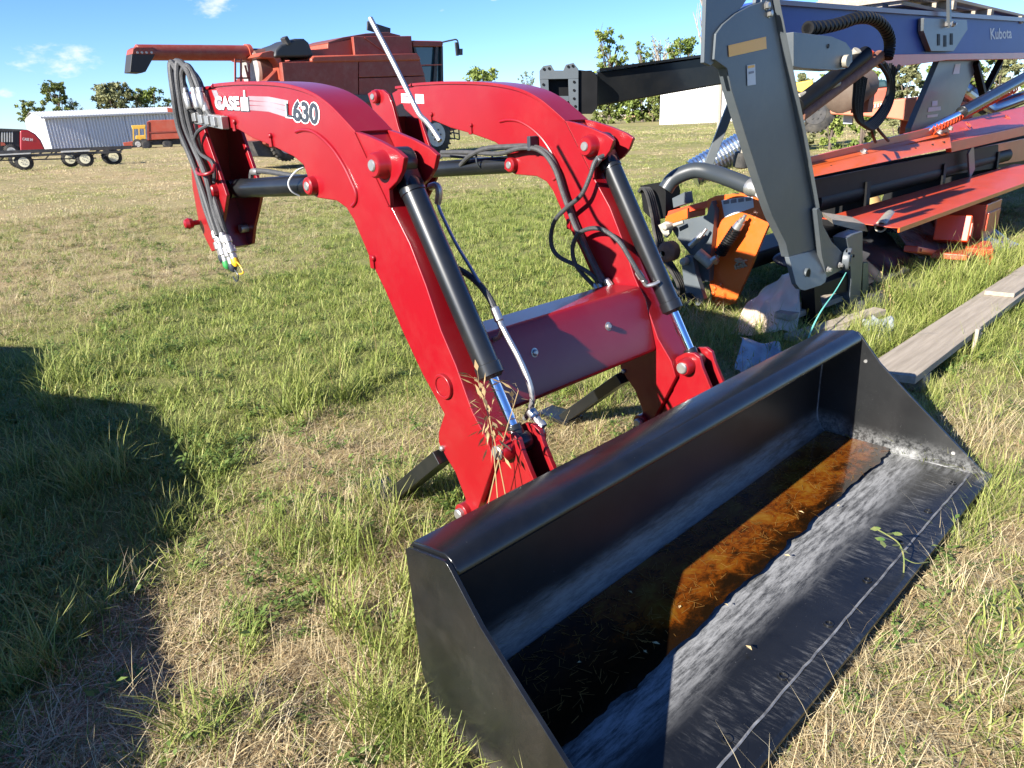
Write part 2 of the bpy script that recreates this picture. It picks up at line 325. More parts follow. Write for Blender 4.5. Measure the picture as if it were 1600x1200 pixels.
    for q in [(424, 220), (367, 196), (583, 409)]:
        MB().box(P(*q, -.004), (.008, .022, .045)).build('lug', M_RED, arm, bevel=.003)
    ft = P(728, 798)
    MB().lathe(ft + np.array([-.04, 0, 0]), (1, 0, 0), [(0, .015), (.004, .019), (.04, .02)]).build('pivot_pin', M_ZINC, arm)
    MB().cyl(ft + np.array([-.022, 0, 0]), ft + np.array([ARM_T + .022, 0, 0]), .032).build('pin_boss', M_RED, arm, bevel=.003)
    # ---- dump cylinder
    lo = P(783, 705); xc = np.array([.062, 0, 0]); a0 = kn + xc; b0 = lo + np.array([.082, 0, 0]); d = (b0 - a0) / np.linalg.norm(b0 - a0); ln = np.linalg.norm(b0 - a0)
    cy = MB().lathe(a0 + d * .055, d, [(0, .03), (.02, .041), (.05, .043), (.052, .04), (ln * .715 - .05, .04), (ln * .715 - .048, .044), (ln * .715 - .012, .044), (ln * .715 - .008, .038), (ln * .715, .03)]).build('dump_cylinder', M_BLACK, ldr)
    m = MB(); m.cyl(a0 - np.array([.034, 0, 0]), a0 + np.array([.034, 0, 0]), .05); m.bar(a0, a0 + d * .09, .062, .07, (1, 0, 0)); m.build('cylinder_eye', M_BLACK, cy, bevel=.008)
    MB().cyl(a0 + d * ln * .7, b0 - d * .03, .0185, n=24).build('piston_rod', M_CHROME, cy)
    m = MB(); m.cyl(b0 - np.array([.028, 0, 0]), b0 + np.array([.028, 0, 0]), .036); m.cyl(b0 - d * .06, b0, .027); m.build('rod_eye', M_BLACK, cy, bevel=.004)
    # ---- coupler ears at the bucket
    eprof = [(757, 700), (764, 686), (776, 680), (790, 682), (800, 692), (806, 712), (818, 742), (838, 790), (800, 850), (757, 820), (748, 795), (765, 750)]
    e = MB()
    for dx in (.028, .118): e.prism([P(*q, dx) for q in eprof], (.018, 0, 0))
    cp = e.build('coupler_bracket', M_RED, ldr, bevel=.003)
    MB().lathe(lo + np.array([-.012, 0, 0]), (1, 0, 0), [(0, .028), (.01, .034), (.04, .036)]).build('pin_boss', M_RED, cp)
    MB().lathe(lo + np.array([-.022, 0, 0]), (1, 0, 0), [(0, .019), (.004, .023), (.03, .023)]).build('pivot_pin', M_ZINC, cp)
    MB().lathe(lo + np.array([.136, 0, 0]), (1, 0, 0), [(0, .036), (.03, .034), (.04, .026)]).build('pin_boss', M_RED, cp)
    y0, z0 = lo[1], lo[2]
    m = MB()
    for dx in (.03, .12): m.prism([(X0 + off + dx, y0 - .02, z0 - .1), (X0 + off + dx, 1.187, .40), (X0 + off + dx, 1.187, .06), (X0 + off + dx, y0 + .12, .09), (X0 + off + dx, y0 + .12, z0 - .16)], (.016, 0, 0))
    m.box((X0 + off + .083, 1.205, .23), (.26, .02, .36)); m.build('coupler_plate', M_RED, cp, bevel=.003)
    # ---- lift cylinder (level, behind the boom)
    tb = P(345, 297); c0 = tb + xc; c1 = mid + xc; d = (c1 - c0) / np.linalg.norm(c1 - c0); ln = np.linalg.norm(c1 - c0)
    lc = MB().lathe(c0 + d * .05, d, [(0, .03), (.004, .041), (.04, .042), (.05, .0395), (ln - .14, .0395), (ln - .10, .03)]).build('lift_cylinder', M_BLACK, ldr)
    m = MB(); m.cyl(c0 - np.array([.03, 0, 0]), c0 + np.array([.03, 0, 0]), .04); m.cyl(c0, c0 + d * .06, .028); m.build('rod_eye', M_BLACK, lc, bevel=.003)
    MB().cyl(c1 - np.array([.03, 0, 0]), c1 + np.array([.03, 0, 0]), .036).build('cylinder_eye', M_BLACK, lc, bevel=.003)
    q0 = c0 + d * .12 + np.array([.0, 0, .055]); 
    h = MB(); h.tube([q0 + np.array([.03, 0, -.02]), q0 + np.array([.03, -.03, .012]), q0 + np.array([.03, -.16, .016]), q0 + np.array([.03, -.32, .008]), q0 + np.array([.03, -.5, .0]), q0 + np.array([.035, -.62, .01])], .011, 8); h.build('hose', M_HOSEG, lc)
    MB().lathe(q0 + np.array([.03, -.02, .012]), (0, -1, 0), [(0, .012), (.01, .015), (.05, .015), (.06, .012)], 12).build('hose_fitting', M_ZINC, lc)
    # ---- mount tower hanging from the rear pivot
    tw = [(283, 150), (291, 142), (302, 143), (310, 152), (318, 172), (330, 212), (345, 255), (362, 305), (357, 335), (352, 360), (350, 388), (338, 392), (328, 372), (318, 349), (308, 292), (305, 250), (300, 200), (288, 165)]
    m = MB()
    for dx in (-.022, ARM_T + .006): m.prism([P(*q, dx) for q in tw], (.016, 0, 0))
    t_ = m.build('mount_tower', M_RED, ldr, bevel=.003)
    MB().prism([P(*q, -.006) for q in [(303, 196), (306, 194), (316, 292), (344, 389), (340, 392), (310, 300)]], (ARM_T + .012, 0, 0)).build('tower_web', M_RED, t_)
    hb = P(296, 156)
    MB().lathe(hb + np.array([-.05, 0, 0]), (1, 0, 0), [(0, .026), (.006, .032), (.03, .034)]).build('pin_boss', M_RED, t_)
    MB().lathe(hb + np.array([-.056, 0, 0]), (1, 0, 0), [(0, .013), (.004, .016), (.02, .016)]).build('pivot_pin', M_ZINC, t_)
    MB().lathe(tb + np.array([-.05, 0, 0]), (1, 0, 0), [(0, .024), (.005, .029), (.03, .031)]).build('pin_boss', M_RED, t_)
    MB().lathe(tb + np.array([-.053, 0, 0]), (1, 0, 0), [(0, .012), (.004, .015), (.02, .015)]).build('pivot_pin', M_ZINC, t_)
    MB().cyl(P(342, 362, .1), P(342, 362, .165), .02).build('bolt', M_ZINC, t_, bevel=.002)
    lp = P(321, 346, -.03); MB().lathe(lp, (-1, 0, 0), [(0, .012), (.03, .012), (.032, .022), (.05, .026), (.066, .018), (.07, .006)], 16).build('lock_knob', M_RED, t_)
    # ---- parking stand leg behind the foot
    s0 = P(690, 712, .02); g0 = s0 + np.array([0, .34, 0]); g0[2] = .03
    m = MB(); m.bar(s0, g0, .05, .09, (1, 0, 0)); m.box((g0[0], g0[1] + .05, .025), (.12, .2, .02)); m.build('parking_stand', M_BLACK, ldr, bevel=.003)
    return dict(P=P, arm=arm, cyl=cy, tower=t_)
LA = arm_side(0.0); RA = arm_side(1.0)
P = LA['P']; PR = RA['P']
# cross tube between the booms
xe = 2.32; T = PX(1000, 447, xe); Bd = PX(1010, 467, xe); Bo = PX(1026, 551, xe)
ct = MB(); dy = .17
ct.prism([(1.45 - .004, *p) for p in [(T[1], T[2]), (Bd[1], Bd[2]), (Bo[1], Bo[2] + .012), (Bo[1] + .02, Bo[2]), (Bo[1] + dy, Bo[2] + .01), (T[1] + dy * .9, T[2] - .01)]], (xe - 1.45 + .008, 0, 0))
ct = ct.build('cross_tube', M_RED, ldr, bevel=.012, seg=3)
fn = np.cross(np.array([1, 0, 0]), Bo - Bd); fn /= np.linalg.norm(fn); fn = fn if fn[1] < 0 else -fn
for (u, v) in ((835, 551), (950, 510)):
    d = ray(u, v); t = np.dot(Bd - CP, fn) / np.dot(d, fn); c = CP + d * t
    MB().lathe(c, fn, [(0, .017), (.002, .017), (.003, .011), (.009, .011), (.012, .007)], 12).build('bolt', M_ZINC, ct)
# ---- level indicator rod beside the left boom
rp = [P(519, 25, .14), P(550, 85, .14), P(578, 142, .14), P(597, 180, .14), P(608, 192, .14), P(618, 205, .14), P(630, 224, .14)]
MB().tube(rp, .0085, 10, 4).build('level_rod', mat('bright_zinc', (.45, .45, .44), .3, metal=.8), ldr)
def PH(u, v, dx=0.0): return PX(u, v, 1.32 + dx)
# ---- hose bundle on the left mount tower
hs = [[(306, 178, -.03), (296, 165, -.05), (288, 135, -.05), (277, 110, -.055), (268, 98, -.06), (267, 112, -.07), (272, 150, -.08), (280, 200, -.075), (300, 250, -.06), (318, 300, -.055), (332, 345, -.06), (340, 368, -.06)],
      [(318, 180, -.03), (309, 165, -.045), (302, 135, -.04), (293, 110, -.045), (280, 97, -.05), (277, 115, -.065), (281, 150, -.07), (289, 195, -.065), (303, 230, -.05), (322, 275, -.05), (335, 330, -.05), (347, 366, -.05)],
      [(327, 183, -.02), (318, 165, -.03), (312, 140, -.03), (303, 118, -.03), (292, 103, -.04), (285, 118, -.05), (289, 150, -.055), (296, 190, -.05), (309, 235, -.04), (326, 285, -.04), (341, 330, -.04), (353, 368, -.035)],
      [(333, 186, -.02), (322, 170, -.025), (317, 150, -.02), (311, 128, -.02), (299, 112, -.025), (276, 96, -.04), (270, 120, -.06), (275, 170, -.065), (286, 210, -.06), (305, 262, -.05), (320, 320, -.05), (334, 360, -.05)]]
for h in hs: MB().tube([PH(*q) for q in h], .0135, 10, 5).build('hydraulic_hose', M_HOSEG, ldr)
for h in hs:
    q = h[1]; a = PH(*q); b = PH(*h[2]); d = (b - a) / np.linalg.norm(b - a)
    MB().lathe(a - d * .015, d, [(0, .013), (.006, .017), (.06, .017), (.066, .0145), (.085, .0145)], 12).build('hose_ferrule', M_ZINC, ldr)
MB().tube([PH(325, 196, -.03), PH(310, 205, -.05), (PH(305, 220, -.05)), PH(313, 240, -.045), PH(330, 252, -.035), PH(335, 268, -.035), PH(335, 285, -.035)], .008, 8, 5).build('hydraulic_hose', M_HOSE, ldr)
MB().tube([PH(309, 262, -.04), PH(308, 270, -.085), PH(318, 273, -.09), PH(332, 268, -.06), PH(335, 258, -.03)], .007, 8, 5).build('hose_clamp', M_RED, ldr)
m = MB()
for k, q in enumerate([(308, 183), (318, 186), (328, 188), (338, 190)]): m.box(PH(*q, -.03), (.035, .04, .035))
m.bar(PH(300, 182, -.02), PH(352, 192, -.02), .05, .03, (1, 0, 0)); m.build('hose_manifold', M_ZINC, ldr, bevel=.003)
for (u, v, u2, v2, cap) in ((340, 366, 353, 408, M_GRNP), (347, 364, 362, 412, M_INK), (353, 368, 366, 404, M_YEL), (335, 360, 346, 398, M_INK)):
    a = PH(u, v, -.05); b = PH(u2, v2, -.05); d = (b - a); ln = np.linalg.norm(d); d /= ln
    cpl = MB().lathe(a, d, [(0, .014), (ln * .1, .018), (ln * .3, .018), (ln * .33, .014), (ln * .45, .014), (ln * .48, .021), (ln * .75, .021), (ln * .78, .015), (ln, .015)], 14).build('quick_coupler', M_ZINC, ldr)
    MB().lathe(b, d, [(0, .017), (.02, .018), (.03, .014), (.036, .008)], 12).build('dust_cap', cap, cpl)
MB().tube([PH(356, 405, -.05), PH(364, 418, -.05), PH(372, 430, -.05), PH(370, 440, -.05), PH(364, 432, -.05)], .003, 6, 5).build('cap_tether', M_INK, ldr)
MB().tube([PH(366, 405, -.05), PH(375, 415, -.05), PH(380, 426, -.05), PH(374, 428, -.05)], .003, 6, 5).build('cap_tether', M_YEL, ldr)
MB().tube([PH(474, 262, .03), PH(462, 268, -.0), PH(451, 284, -.01), PH(455, 298, .0), PH(468, 306, .03)], .0035, 6, 5).build('cable_tie', M_WHITE, ldr)
# ---- hoses on the right boom and the inner line on the left
for pts, r, mt in (([(720, 258, .03), (735, 243, -.01), (760, 232, -.02), (795, 229, -.024), (830, 229, -.024), (856, 240, -.022), (872, 270, -.02), (884, 308, -.02), (900, 350, -.02), (925, 405, -.02), (945, 440, -.02), (955, 452, -.012)], .0115, M_HOSEG),
                   ([(690, 238, .03), (730, 238, .0), (780, 240, -.03), (815, 231, -.045), (845, 236, -.042), (866, 262, -.04), (879, 300, -.038), (897, 350, -.036), (918, 395, -.036), (940, 442, -.03)], .0105, M_HOSEG),
                   ([(944, 243, .0), (930, 252, -.035), (922, 275, -.05), (908, 305, -.06), (885, 325, -.065), (866, 347, -.065), (861, 378, -.06), (872, 400, -.055), (905, 417, -.05), (925, 430, -.04), (938, 446, -.02)], .0095, M_HOSE),
                   ([(1010, 442, -.01), (1000, 430, -.03), (985, 405, -.045), (965, 375, -.055), (935, 357, -.06), (907, 363, -.06), (895, 385, -.06), (898, 410, -.055), (912, 430, -.045), (932, 450, -.02)], .0095, M_HOSE)):
    MB().tube([PR(u - 0, v, d) if False else np.array([2.32 + d, *PX(u, v, 2.32 + d)[1:]]) for u, v, d in pts], r, 10, 6).build('hydraulic_hose', mt, ldr)
def RX(u, v, d=0.0): return np.array([2.32 + d, *PX(u, v, 2.32 + d)[1:]])
for a, b in (((935, 440), (943, 456)), ((947, 436), (957, 452)), ((928, 443), (938, 460)), ((996, 424), (1006, 440)), ((937, 246), (926, 262))):
    a = RX(*a, -.02); b = RX(*b, -.02); d = b - a; ln = np.linalg.norm(d)
    MB().lathe(a, d, [(0, .011), (.004, .014), (ln * .7, .014), (ln * .72, .01), (ln, .01)], 12).build('hose_ferrule', M_ZINC, ldr)
MB().tube([RX(1006, 440, -.02), RX(1010, 446, -.01), RX(1022, 444, .01), RX(1030, 440, .03)], .008, 8, 4).build('steel_elbow', M_ZINC, ldr)
MB().box(RX(832, 224, -.03), (.05, .02, .06)).build('hose_clamp', M_INK, ldr, bevel=.004)
MB().ring(RX(757, 247, .05) - np.array([0, .004, 0]), RX(757, 247, .05) + np.array([0, .006, 0]), .05, .054).build('hose_clamp', M_INK, ldr)
IX = 1.50
def I(u, v): return PX(u, v, IX)
MB().tube([I(672, 292), I(682, 290), I(686, 300), I(684, 318)], .012, 8, 4).build('steel_elbow', M_ZINC, ldr)
MB().tube([I(684, 318), I(690, 335), I(712, 380), I(735, 418), I(748, 440), I(757, 455)], .006, 8, 4).build('steel_pipe', mat('blue_zinc', (.25, .33, .42), .3, metal=.7), ldr)
MB().tube([I(716, 420), I(735, 432), I(752, 448), I(766, 468), I(775, 488)], .011, 8, 5).build('hydraulic_hose', M_HOSE, ldr)
MB().lathe(I(772, 480), I(783, 508) - I(772, 480), [(0, .012), (.004, .015), (.045, .015), (.05, .011), (.07, .011)], 12).build('hose_ferrule', M_ZINC, ldr)
MB().tube([I(781, 504), I(795, 530), I(812, 562), I(826, 595), I(832, 622), I(828, 640), I(820, 654)], .0095, 10, 5).build('steel_pipe', M_ZINC, ldr)
MB().tube([I(768, 532), I(780, 526), I(786, 512)], .008, 8, 4).build('steel_elbow', M_ZINC, ldr)
a = PX(828, 640, 1.47); b = PX(848, 668, 1.47); MB().lathe(a, b - a, [(0, .012), (.005, .017), (.03, .017), (.034, .013), (.05, .013), (.054, .018), (np.linalg.norm(b - a), .018)], 12).build('quick_coupler', M_ZINC, ldr)
# ---- decals on the left boom
NX = np.array([-1., 0, 0])
def D(u, v, lift=.0022): p = P(u, v); return p + NX * lift
def quadpatch(name, pts, m, lift=.0012, parent=None, off=0.0):
    return MB().add([np.array([p[0] + off - lift, p[1], p[2]]) for p in [P(*q) for q in pts]], [tuple(range(len(pts)))]).build(name, m, parent or LA['arm'], smooth=0)
quadpatch('decal_band', [(331, 141), (339, 141), (350, 172), (343, 172)], M_GREY, .0009)
for k, (t0, t1) in enumerate(((0.0, .30), (.37, .62), (.68, 1.0))):
    yl = lambda t: 150 + 22 * t; yr = lambda t: 157 + 26 * t
    quadpatch('decal_stripe', [(388, yl(t0)), (420, yl(t0) + 1 + 0.0), (451, yr(t0)), (447, yr(t1)), (420, yl(t1) + 2.5), (388, yl(t1))], mat('stripe_%d' % k, (.07, .04, .05), .45, col2=(.38, .27, .29), vscale=1.6), .0009)
sh = .0016
text_quad('CASE', D(338, 171), D(376, 172.5), D(336, 150), NX, 'lettering', M_WHITE, LA['arm'], off=.045, lift=.001)
text_quad('CASE', D(336.5, 172.2), D(375, 173.7), D(335, 151), NX, 'lettering', M_INK, LA['arm'], off=.06, lift=-.0006)
for (a, b) in ((377, 381), (381.8, 385.2), (386, 389.6)):
    pass
quadpatch('lettering', [(377.0, 152), (380.5, 152), (381.5, 173), (377.8, 173)], M_WHITE, .003)
quadpatch('lettering', [(381.0, 141), (383.6, 141), (385.6, 173), (382.6, 173)], M_WHITE, .003)
quadpatch('lettering', [(385.0, 152.5), (388.2, 152.7), (389.4, 173.4), (386.4, 173.4)], M_WHITE, .003)
quadpatch('decal_shadow', [(376, 150.5), (389.5, 151.5), (391, 175), (376.5, 174.5)], M_INK, .0012)
for k, (off, m_, lf, g) in enumerate(((.085, M_WHITE, -.0008, 2.0), (.03, M_INK, .0012, 0.0))):
    text_quad('L', D(449 - g, 182 + g), D(457.5 + g, 183.5 + g), D(448 - g, 161 - g), NX, 'lettering', m_, LA['arm'], off=off * .3, lift=lf)
    text_quad('630', D(459.5 - g, 189 + g), D(498.5 + g, 195 + g), D(458 - g, 156 - g), NX, 'lettering', m_, LA['arm'], off=off, lift=lf)
for (u, v) in ((627, 146), (649, 147)):
    q = [RX(u, v), RX(u + 13, v + .5), RX(u + 14, v + 15), RX(u + .7, v + 14.5)]
    MB().add([p + NX * .0015 for p in q], [(0, 1, 2, 3)]).build('warning_label', M_WHITE, RA['arm'], smooth=0)
    q = [RX(u + 2, v + 3), RX(u + 11, v + 3.4), RX(u + 11, v + 6), RX(u + 2, v + 5.6)]
    MB().add([p + NX * .0025 for p in q], [(0, 1, 2, 3)]).build('label_print', M_GREY, RA['arm'], smooth=0)
MB().add([p + NX * .003 for p in [P(766, 785, .03), P(762, 795, .03), P(785, 792, .03)]], [(0, 1, 2)]).build('reflector', M_WHITE, LA['arm'], smooth=0)
# ---- bucket
def bucket_mat(inside):
    m = bpy.data.materials.new('bucket_paint_worn' if inside else 'bucket_paint'); m.use_nodes = True; n = m.node_tree.nodes; l = m.node_tree.links; b = n['Principled BSDF']
    b.inputs['Specular IOR Level'].default_value = .5
    tc = n.new('ShaderNodeTexCoord')
    def mth(op, a, c=None):
        t = n.new('ShaderNodeMath'); t.operation = op
        for i, q in enumerate((a, c)):
            if q is None: continue
            if isinstance(q, (int, float)): t.inputs[i].default_value = q
            else: l.new(q, t.inputs[i])
        return t.outputs[0]
    def nz(s, st=(1, 1, 1), d=8, r=.7):
        mp = n.new('ShaderNodeMapping'); mp.inputs['Scale'].default_value = st; l.new(tc.outputs['Object'], mp.inputs[0])
        t = n.new('ShaderNodeTexNoise'); t.inputs['Scale'].default_value = s; t.inputs['Detail'].default_value = d; t.inputs['Roughness'].default_value = r; l.new(mp.outputs[0], t.inputs['Vector']); return t.outputs['Fac']
    def rng(f, a, c, lo=0.0, hi=1.0, sm=True):
        t = n.new('ShaderNodeMapRange'); t.interpolation_type = 'SMOOTHSTEP' if sm else 'LINEAR'
        for k, q in (('From Min', a), ('From Max', c), ('To Min', lo), ('To Max', hi)): t.inputs[k].default_value = q
        l.new(f, t.inputs['Value']); return t.outputs[0]
    sep = n.new('ShaderNodeSeparateXYZ'); l.new(tc.outputs['Object'], sep.inputs[0]); x, y, z = sep.outputs
    base = n.new('ShaderNodeMix'); base.data_type = 'RGBA'; base.inputs['A'].default_value = (.006, .0065, .007, 1); base.inputs['B'].default_value = (.011, .0115, .012, 1); l.new(rng(nz(4), .35, .65), base.inputs['Factor'])
    out = base.outputs['Result']
    if inside:
        fineX = nz(26, (.35, 2.2, 2.2), 12, .8); fineY = nz(34, (2.4, .4, 1), 12, .8); cl = nz(2.6, (1, 1.4, 1), 6, .6)
        # dusty tide line on the floor in front of the puddle, and one along the bend behind it
        yw = mth('ADD', y, mth('MULTIPLY', mth('SUBTRACT', cl, .5), .09))
        band = mth('MULTIPLY', rng(yw, .655, .775), rng(y, .87, .83, 0, 1)); band = mth('MULTIPLY', band, rng(z, .1, .07))
        bend = mth('MULTIPLY', rng(z, .05, .08), rng(mth('ADD', z, mth('MULTIPLY', mth('SUBTRACT', cl, .5), .06)), .175, .11)); bend = mth('MULTIPLY', bend, rng(y, 1.0, 1.06))
        scr = mth('MULTIPLY', rng(fineY, .47, .68), rng(cl, .40, .60)); scr = mth('MULTIPLY', scr, rng(z, .12, .06))
        side = mth('MULTIPLY', rng(x, 2.80, 2.87), mth('MULTIPLY', rng(z, .15, .06), rng(fineX, .4, .62)))
        d = mth('MAXIMUM', mth('MULTIPLY', band, rng(fineX, .36, .62, .12, 1)), mth('MULTIPLY', bend, rng(fineX, .38, .62, .12, .6)))
        d = mth('MAXIMUM', d, mth('MULTIPLY', scr, .42)); d = mth('MAXIMUM', d, mth('MULTIPLY', side, .55))
        d = mth('MAXIMUM', d, mth('MULTIPLY', rng(nz(190, (1, 1, 1), 2, .5), .73, .78), .35))
        mx = n.new('ShaderNodeMix'); mx.data_type = 'RGBA'; l.new(d, mx.inputs['Factor']); l.new(out, mx.inputs['A']); mx.inputs['B'].default_value = (.27, .27, .265, 1); out = mx.outputs['Result']
        l.new(rng(d, 0, 1, .33, .85, False), b.inputs['Roughness'])
    else:
        d = mth('MULTIPLY', rng(nz(3, (1, 1, 1), 9, .75), .5, .85), .06); d = mth('MAXIMUM', d, mth('MULTIPLY', rng(nz(150, (1, 1, 1), 2, .5), .75, .8), .2))
        d = mth('MAXIMUM', d, mth('MULTIPLY', rng(z, .10, .0), .15))
        mx = n.new('ShaderNodeMix'); mx.data_type = 'RGBA'; l.new(d, mx.inputs['Factor']); l.new(out, mx.inputs['A']); mx.inputs['B'].default_value = (.33, .30, .25, 1); out = mx.outputs['Result']
        l.new(rng(d, 0, .3, .2, .5, False), b.inputs['Roughness'])
    l.new(out, b.inputs['Base Color'])
    bp = n.new('ShaderNodeBump'); bp.inputs['Strength'].default_value = .05; bp.inputs['Distance'].default_value = .004; l.new(nz(60, (1, 1, 1), 4), bp.inputs['Height']); l.new(bp.outputs[0], b.inputs['Normal'])
    return m
M_BIN = bucket_mat(True); M_BOUT = bucket_mat(False)
bk = MB()
inner = [(.535, .055), (.70, .050), (.90, .041), (1.03, .038)]
for k in range(1, 8):
    a = math.radians(90 * k / 7); inner.append((1.045 + .11 * math.sin(a), .148 - .11 * math.cos(a)))
inner += [(1.158, .30), (1.158, .468)]
th = .012
outer = [(.535, .043), (.70, .038), (.90, .029), (1.03, .026)]
for k in range(1, 8):
    a = math.radians(90 * k / 7); outer.append((1.045 + .122 * math.sin(a), .148 - .122 * math.cos(a)))
outer += [(1.170, .30), (1.170, .468)]
bk.prism([(XL + .012, y, z) for y, z in inner + outer[::-1]], (XR - XL - .024, 0, 0))
bucket = bk.build('bucket', M_BIN, ldr, smooth=25)
bucket['label'] = 'wide black steel loader bucket holding brown puddle water'
# top lip: a folded hollow section with a rounded nose
lp = [(1.178, .462), (1.183, .492), (1.17, .506), (1.050, .531), (1.030, .524), (1.014, .508), (1.010, .494), (1.014, .483), (1.026, .480), (1.156, .452)]
MB().prism([(XL + .0125, y, z) for y, z in lp], (XR - XL - .025, 0, 0)).build('top_lip', M_BOUT, bucket, bevel=.006, seg=3)
plate = [(1.181, .488), (1.165, .5), (1.036, .524), (1.024, .518), (.93, .412), (.80, .302), (.505, .062), (.494, .046), (.56, .036), (.80, .026), (1.0, .020), (1.07, .03), (1.13, .07), (1.165, .145), (1.172, .30)]
for x0, mt in ((XL, M_BOUT), (XR - .012, M_BIN)):
    MB().prism([(x0, y, z) for y, z in plate], (.012, 0, 0)).build('side_plate', mt, bucket, bevel=.002)
MB().prism([(XL - .004, y, z) for y, z in [(.486, .040), (.486, .052), (.498, .060), (.545, .0565), (.545, .0445)]], (XR - XL + .03, 0, 0)).build('cutting_edge', M_BIN, bucket, bevel=.002)
M_WELD = mat('weld_worn', (.30, .30, .30), .6, metal=.2, col2=(.03, .03, .035), vscale=22, detail=8)
MB().tube([(x, .549 + random.uniform(-.0015, .0015), .0565) for x in np.linspace(XL + .02, XR - .02, 60)], .0035, 6, 1).build('weld_bead', M_WELD, bucket)
MB().tube([(XR - .0135, y, z) for y, z in [(1.154, .45)] + inner[::-1][1:]], .003, 6, 1).build('weld_bead', M_WELD, bucket)
for k in range(8):
    x = XL + .14 + k * (XR - XL - .28) / 7
    MB().ring((x, .575, .050), (x, .575, .0575), .009, .013, 14).build('bolt_hole_rim', M_BIN, bucket)
for y, z in ((.985, .41), (.62, .115)): MB().cyl((XR - .0125, y, z), (XR - .016, y, z), .007, n=12).build('bolt', M_ZINC, bucket)
# ---- puddle in the bucket
pud = MB(); ys = [(.845, .0), (1.135, .0)]; zt = .0632
nx_ = 160; vs = []
for i in range(nx_ + 1):
    x = XL + .013 + (XR - XL - .026) * i / nx_
    f = .832 + .02 * (fbm(np.array([x * 2.3]), np.array([.3]), 61)[0] - .5) * 2 + .018 * (fbm(np.array([x * 14.]), np.array([1.3]), 63)[0] - .5) * 2
    vs += [(x, f, zt), (x, 1.112, zt)]
pud.add(vs, [(2 * i, 2 * i + 2, 2 * i + 3, 2 * i + 1) for i in range(nx_)])
def puddle_mat():
    m = mat('puddle_water', (.03, .014, .004), .06, spec=.5); n = m.node_tree.nodes; l = m.node_tree.links; b = n['Principled BSDF']
    tc = n.new('ShaderNodeTexCoord'); mp = n.new('ShaderNodeMapping'); mp.inputs['Scale'].default_value = (2.2, 3.0, 1); l.new(tc.outputs['Object'], mp.inputs[0])
    t = n.new('ShaderNodeTexNoise'); t.inputs['Scale'].default_value = 4.5; t.inputs['Detail'].default_value = 11; t.inputs['Roughness'].default_value = .8; t.inputs['Distortion'].default_value = .35; l.new(mp.outputs[0], t.inputs['Vector'])
    r = n.new('ShaderNodeValToRGB'); e = r.color_ramp.elements; e[0].position = .36; e[0].color = (.010, .005, .002, 1); e[1].position = .78; e[1].color = (.22, .13, .022, 1)
    for p, c in ((.45, (.035, .011, .002, 1)), (.53, (.13, .032, .003, 1)), (.61, (.15, .062, .006, 1))): q = e.new(p); q.color = c
    sx = n.new('ShaderNodeSeparateXYZ'); l.new(tc.outputs['Object'], sx.inputs[0])
    def rg_(src_, a, c, lo, hi):
        q = n.new('ShaderNodeMapRange'); q.interpolation_type = 'SMOOTHSTEP'; l.new(src_, q.inputs['Value'])
        for k, z in (('From Min', a), ('From Max', c), ('To Min', lo), ('To Max', hi)): q.inputs[k].default_value = z
        return q.outputs[0]
    def add_(p_, q_):
        m_ = n.new('ShaderNodeMath'); m_.operation = 'ADD'; l.new(p_, m_.inputs[0]); l.new(q_, m_.inputs[1]); return m_.outputs[0]
    # silt: a dark muddy rim along the shallow edge and a black mat of rotten straw towards one end
    f_ = add_(t.outputs['Fac'], rg_(sx.outputs[1], .82, .90, -.17, 0)); f_ = add_(f_, rg_(sx.outputs[0], .95, 1.45, -.24, 0)); f_ = add_(f_, rg_(sx.outputs[1], .90, .96, 0, .05))
    l.new(f_, r.inputs[0]); l.new(r.outputs[0], b.inputs['Base Color']); b.inputs['Coat Weight'].default_value = .6; b.inputs['Coat Roughness'].default_value = .03
    bp = n.new('ShaderNodeBump'); bp.inputs['Strength'].default_value = .25; bp.inputs['Distance'].default_value = .004; l.new(t.outputs['Fac'], bp.inputs['Height']); l.new(bp.outputs[0], b.inputs['Normal'])
    return m
kind(pud.build('puddle', puddle_mat(), smooth=0), 'structure', 'shallow brown puddle lying in the black bucket')
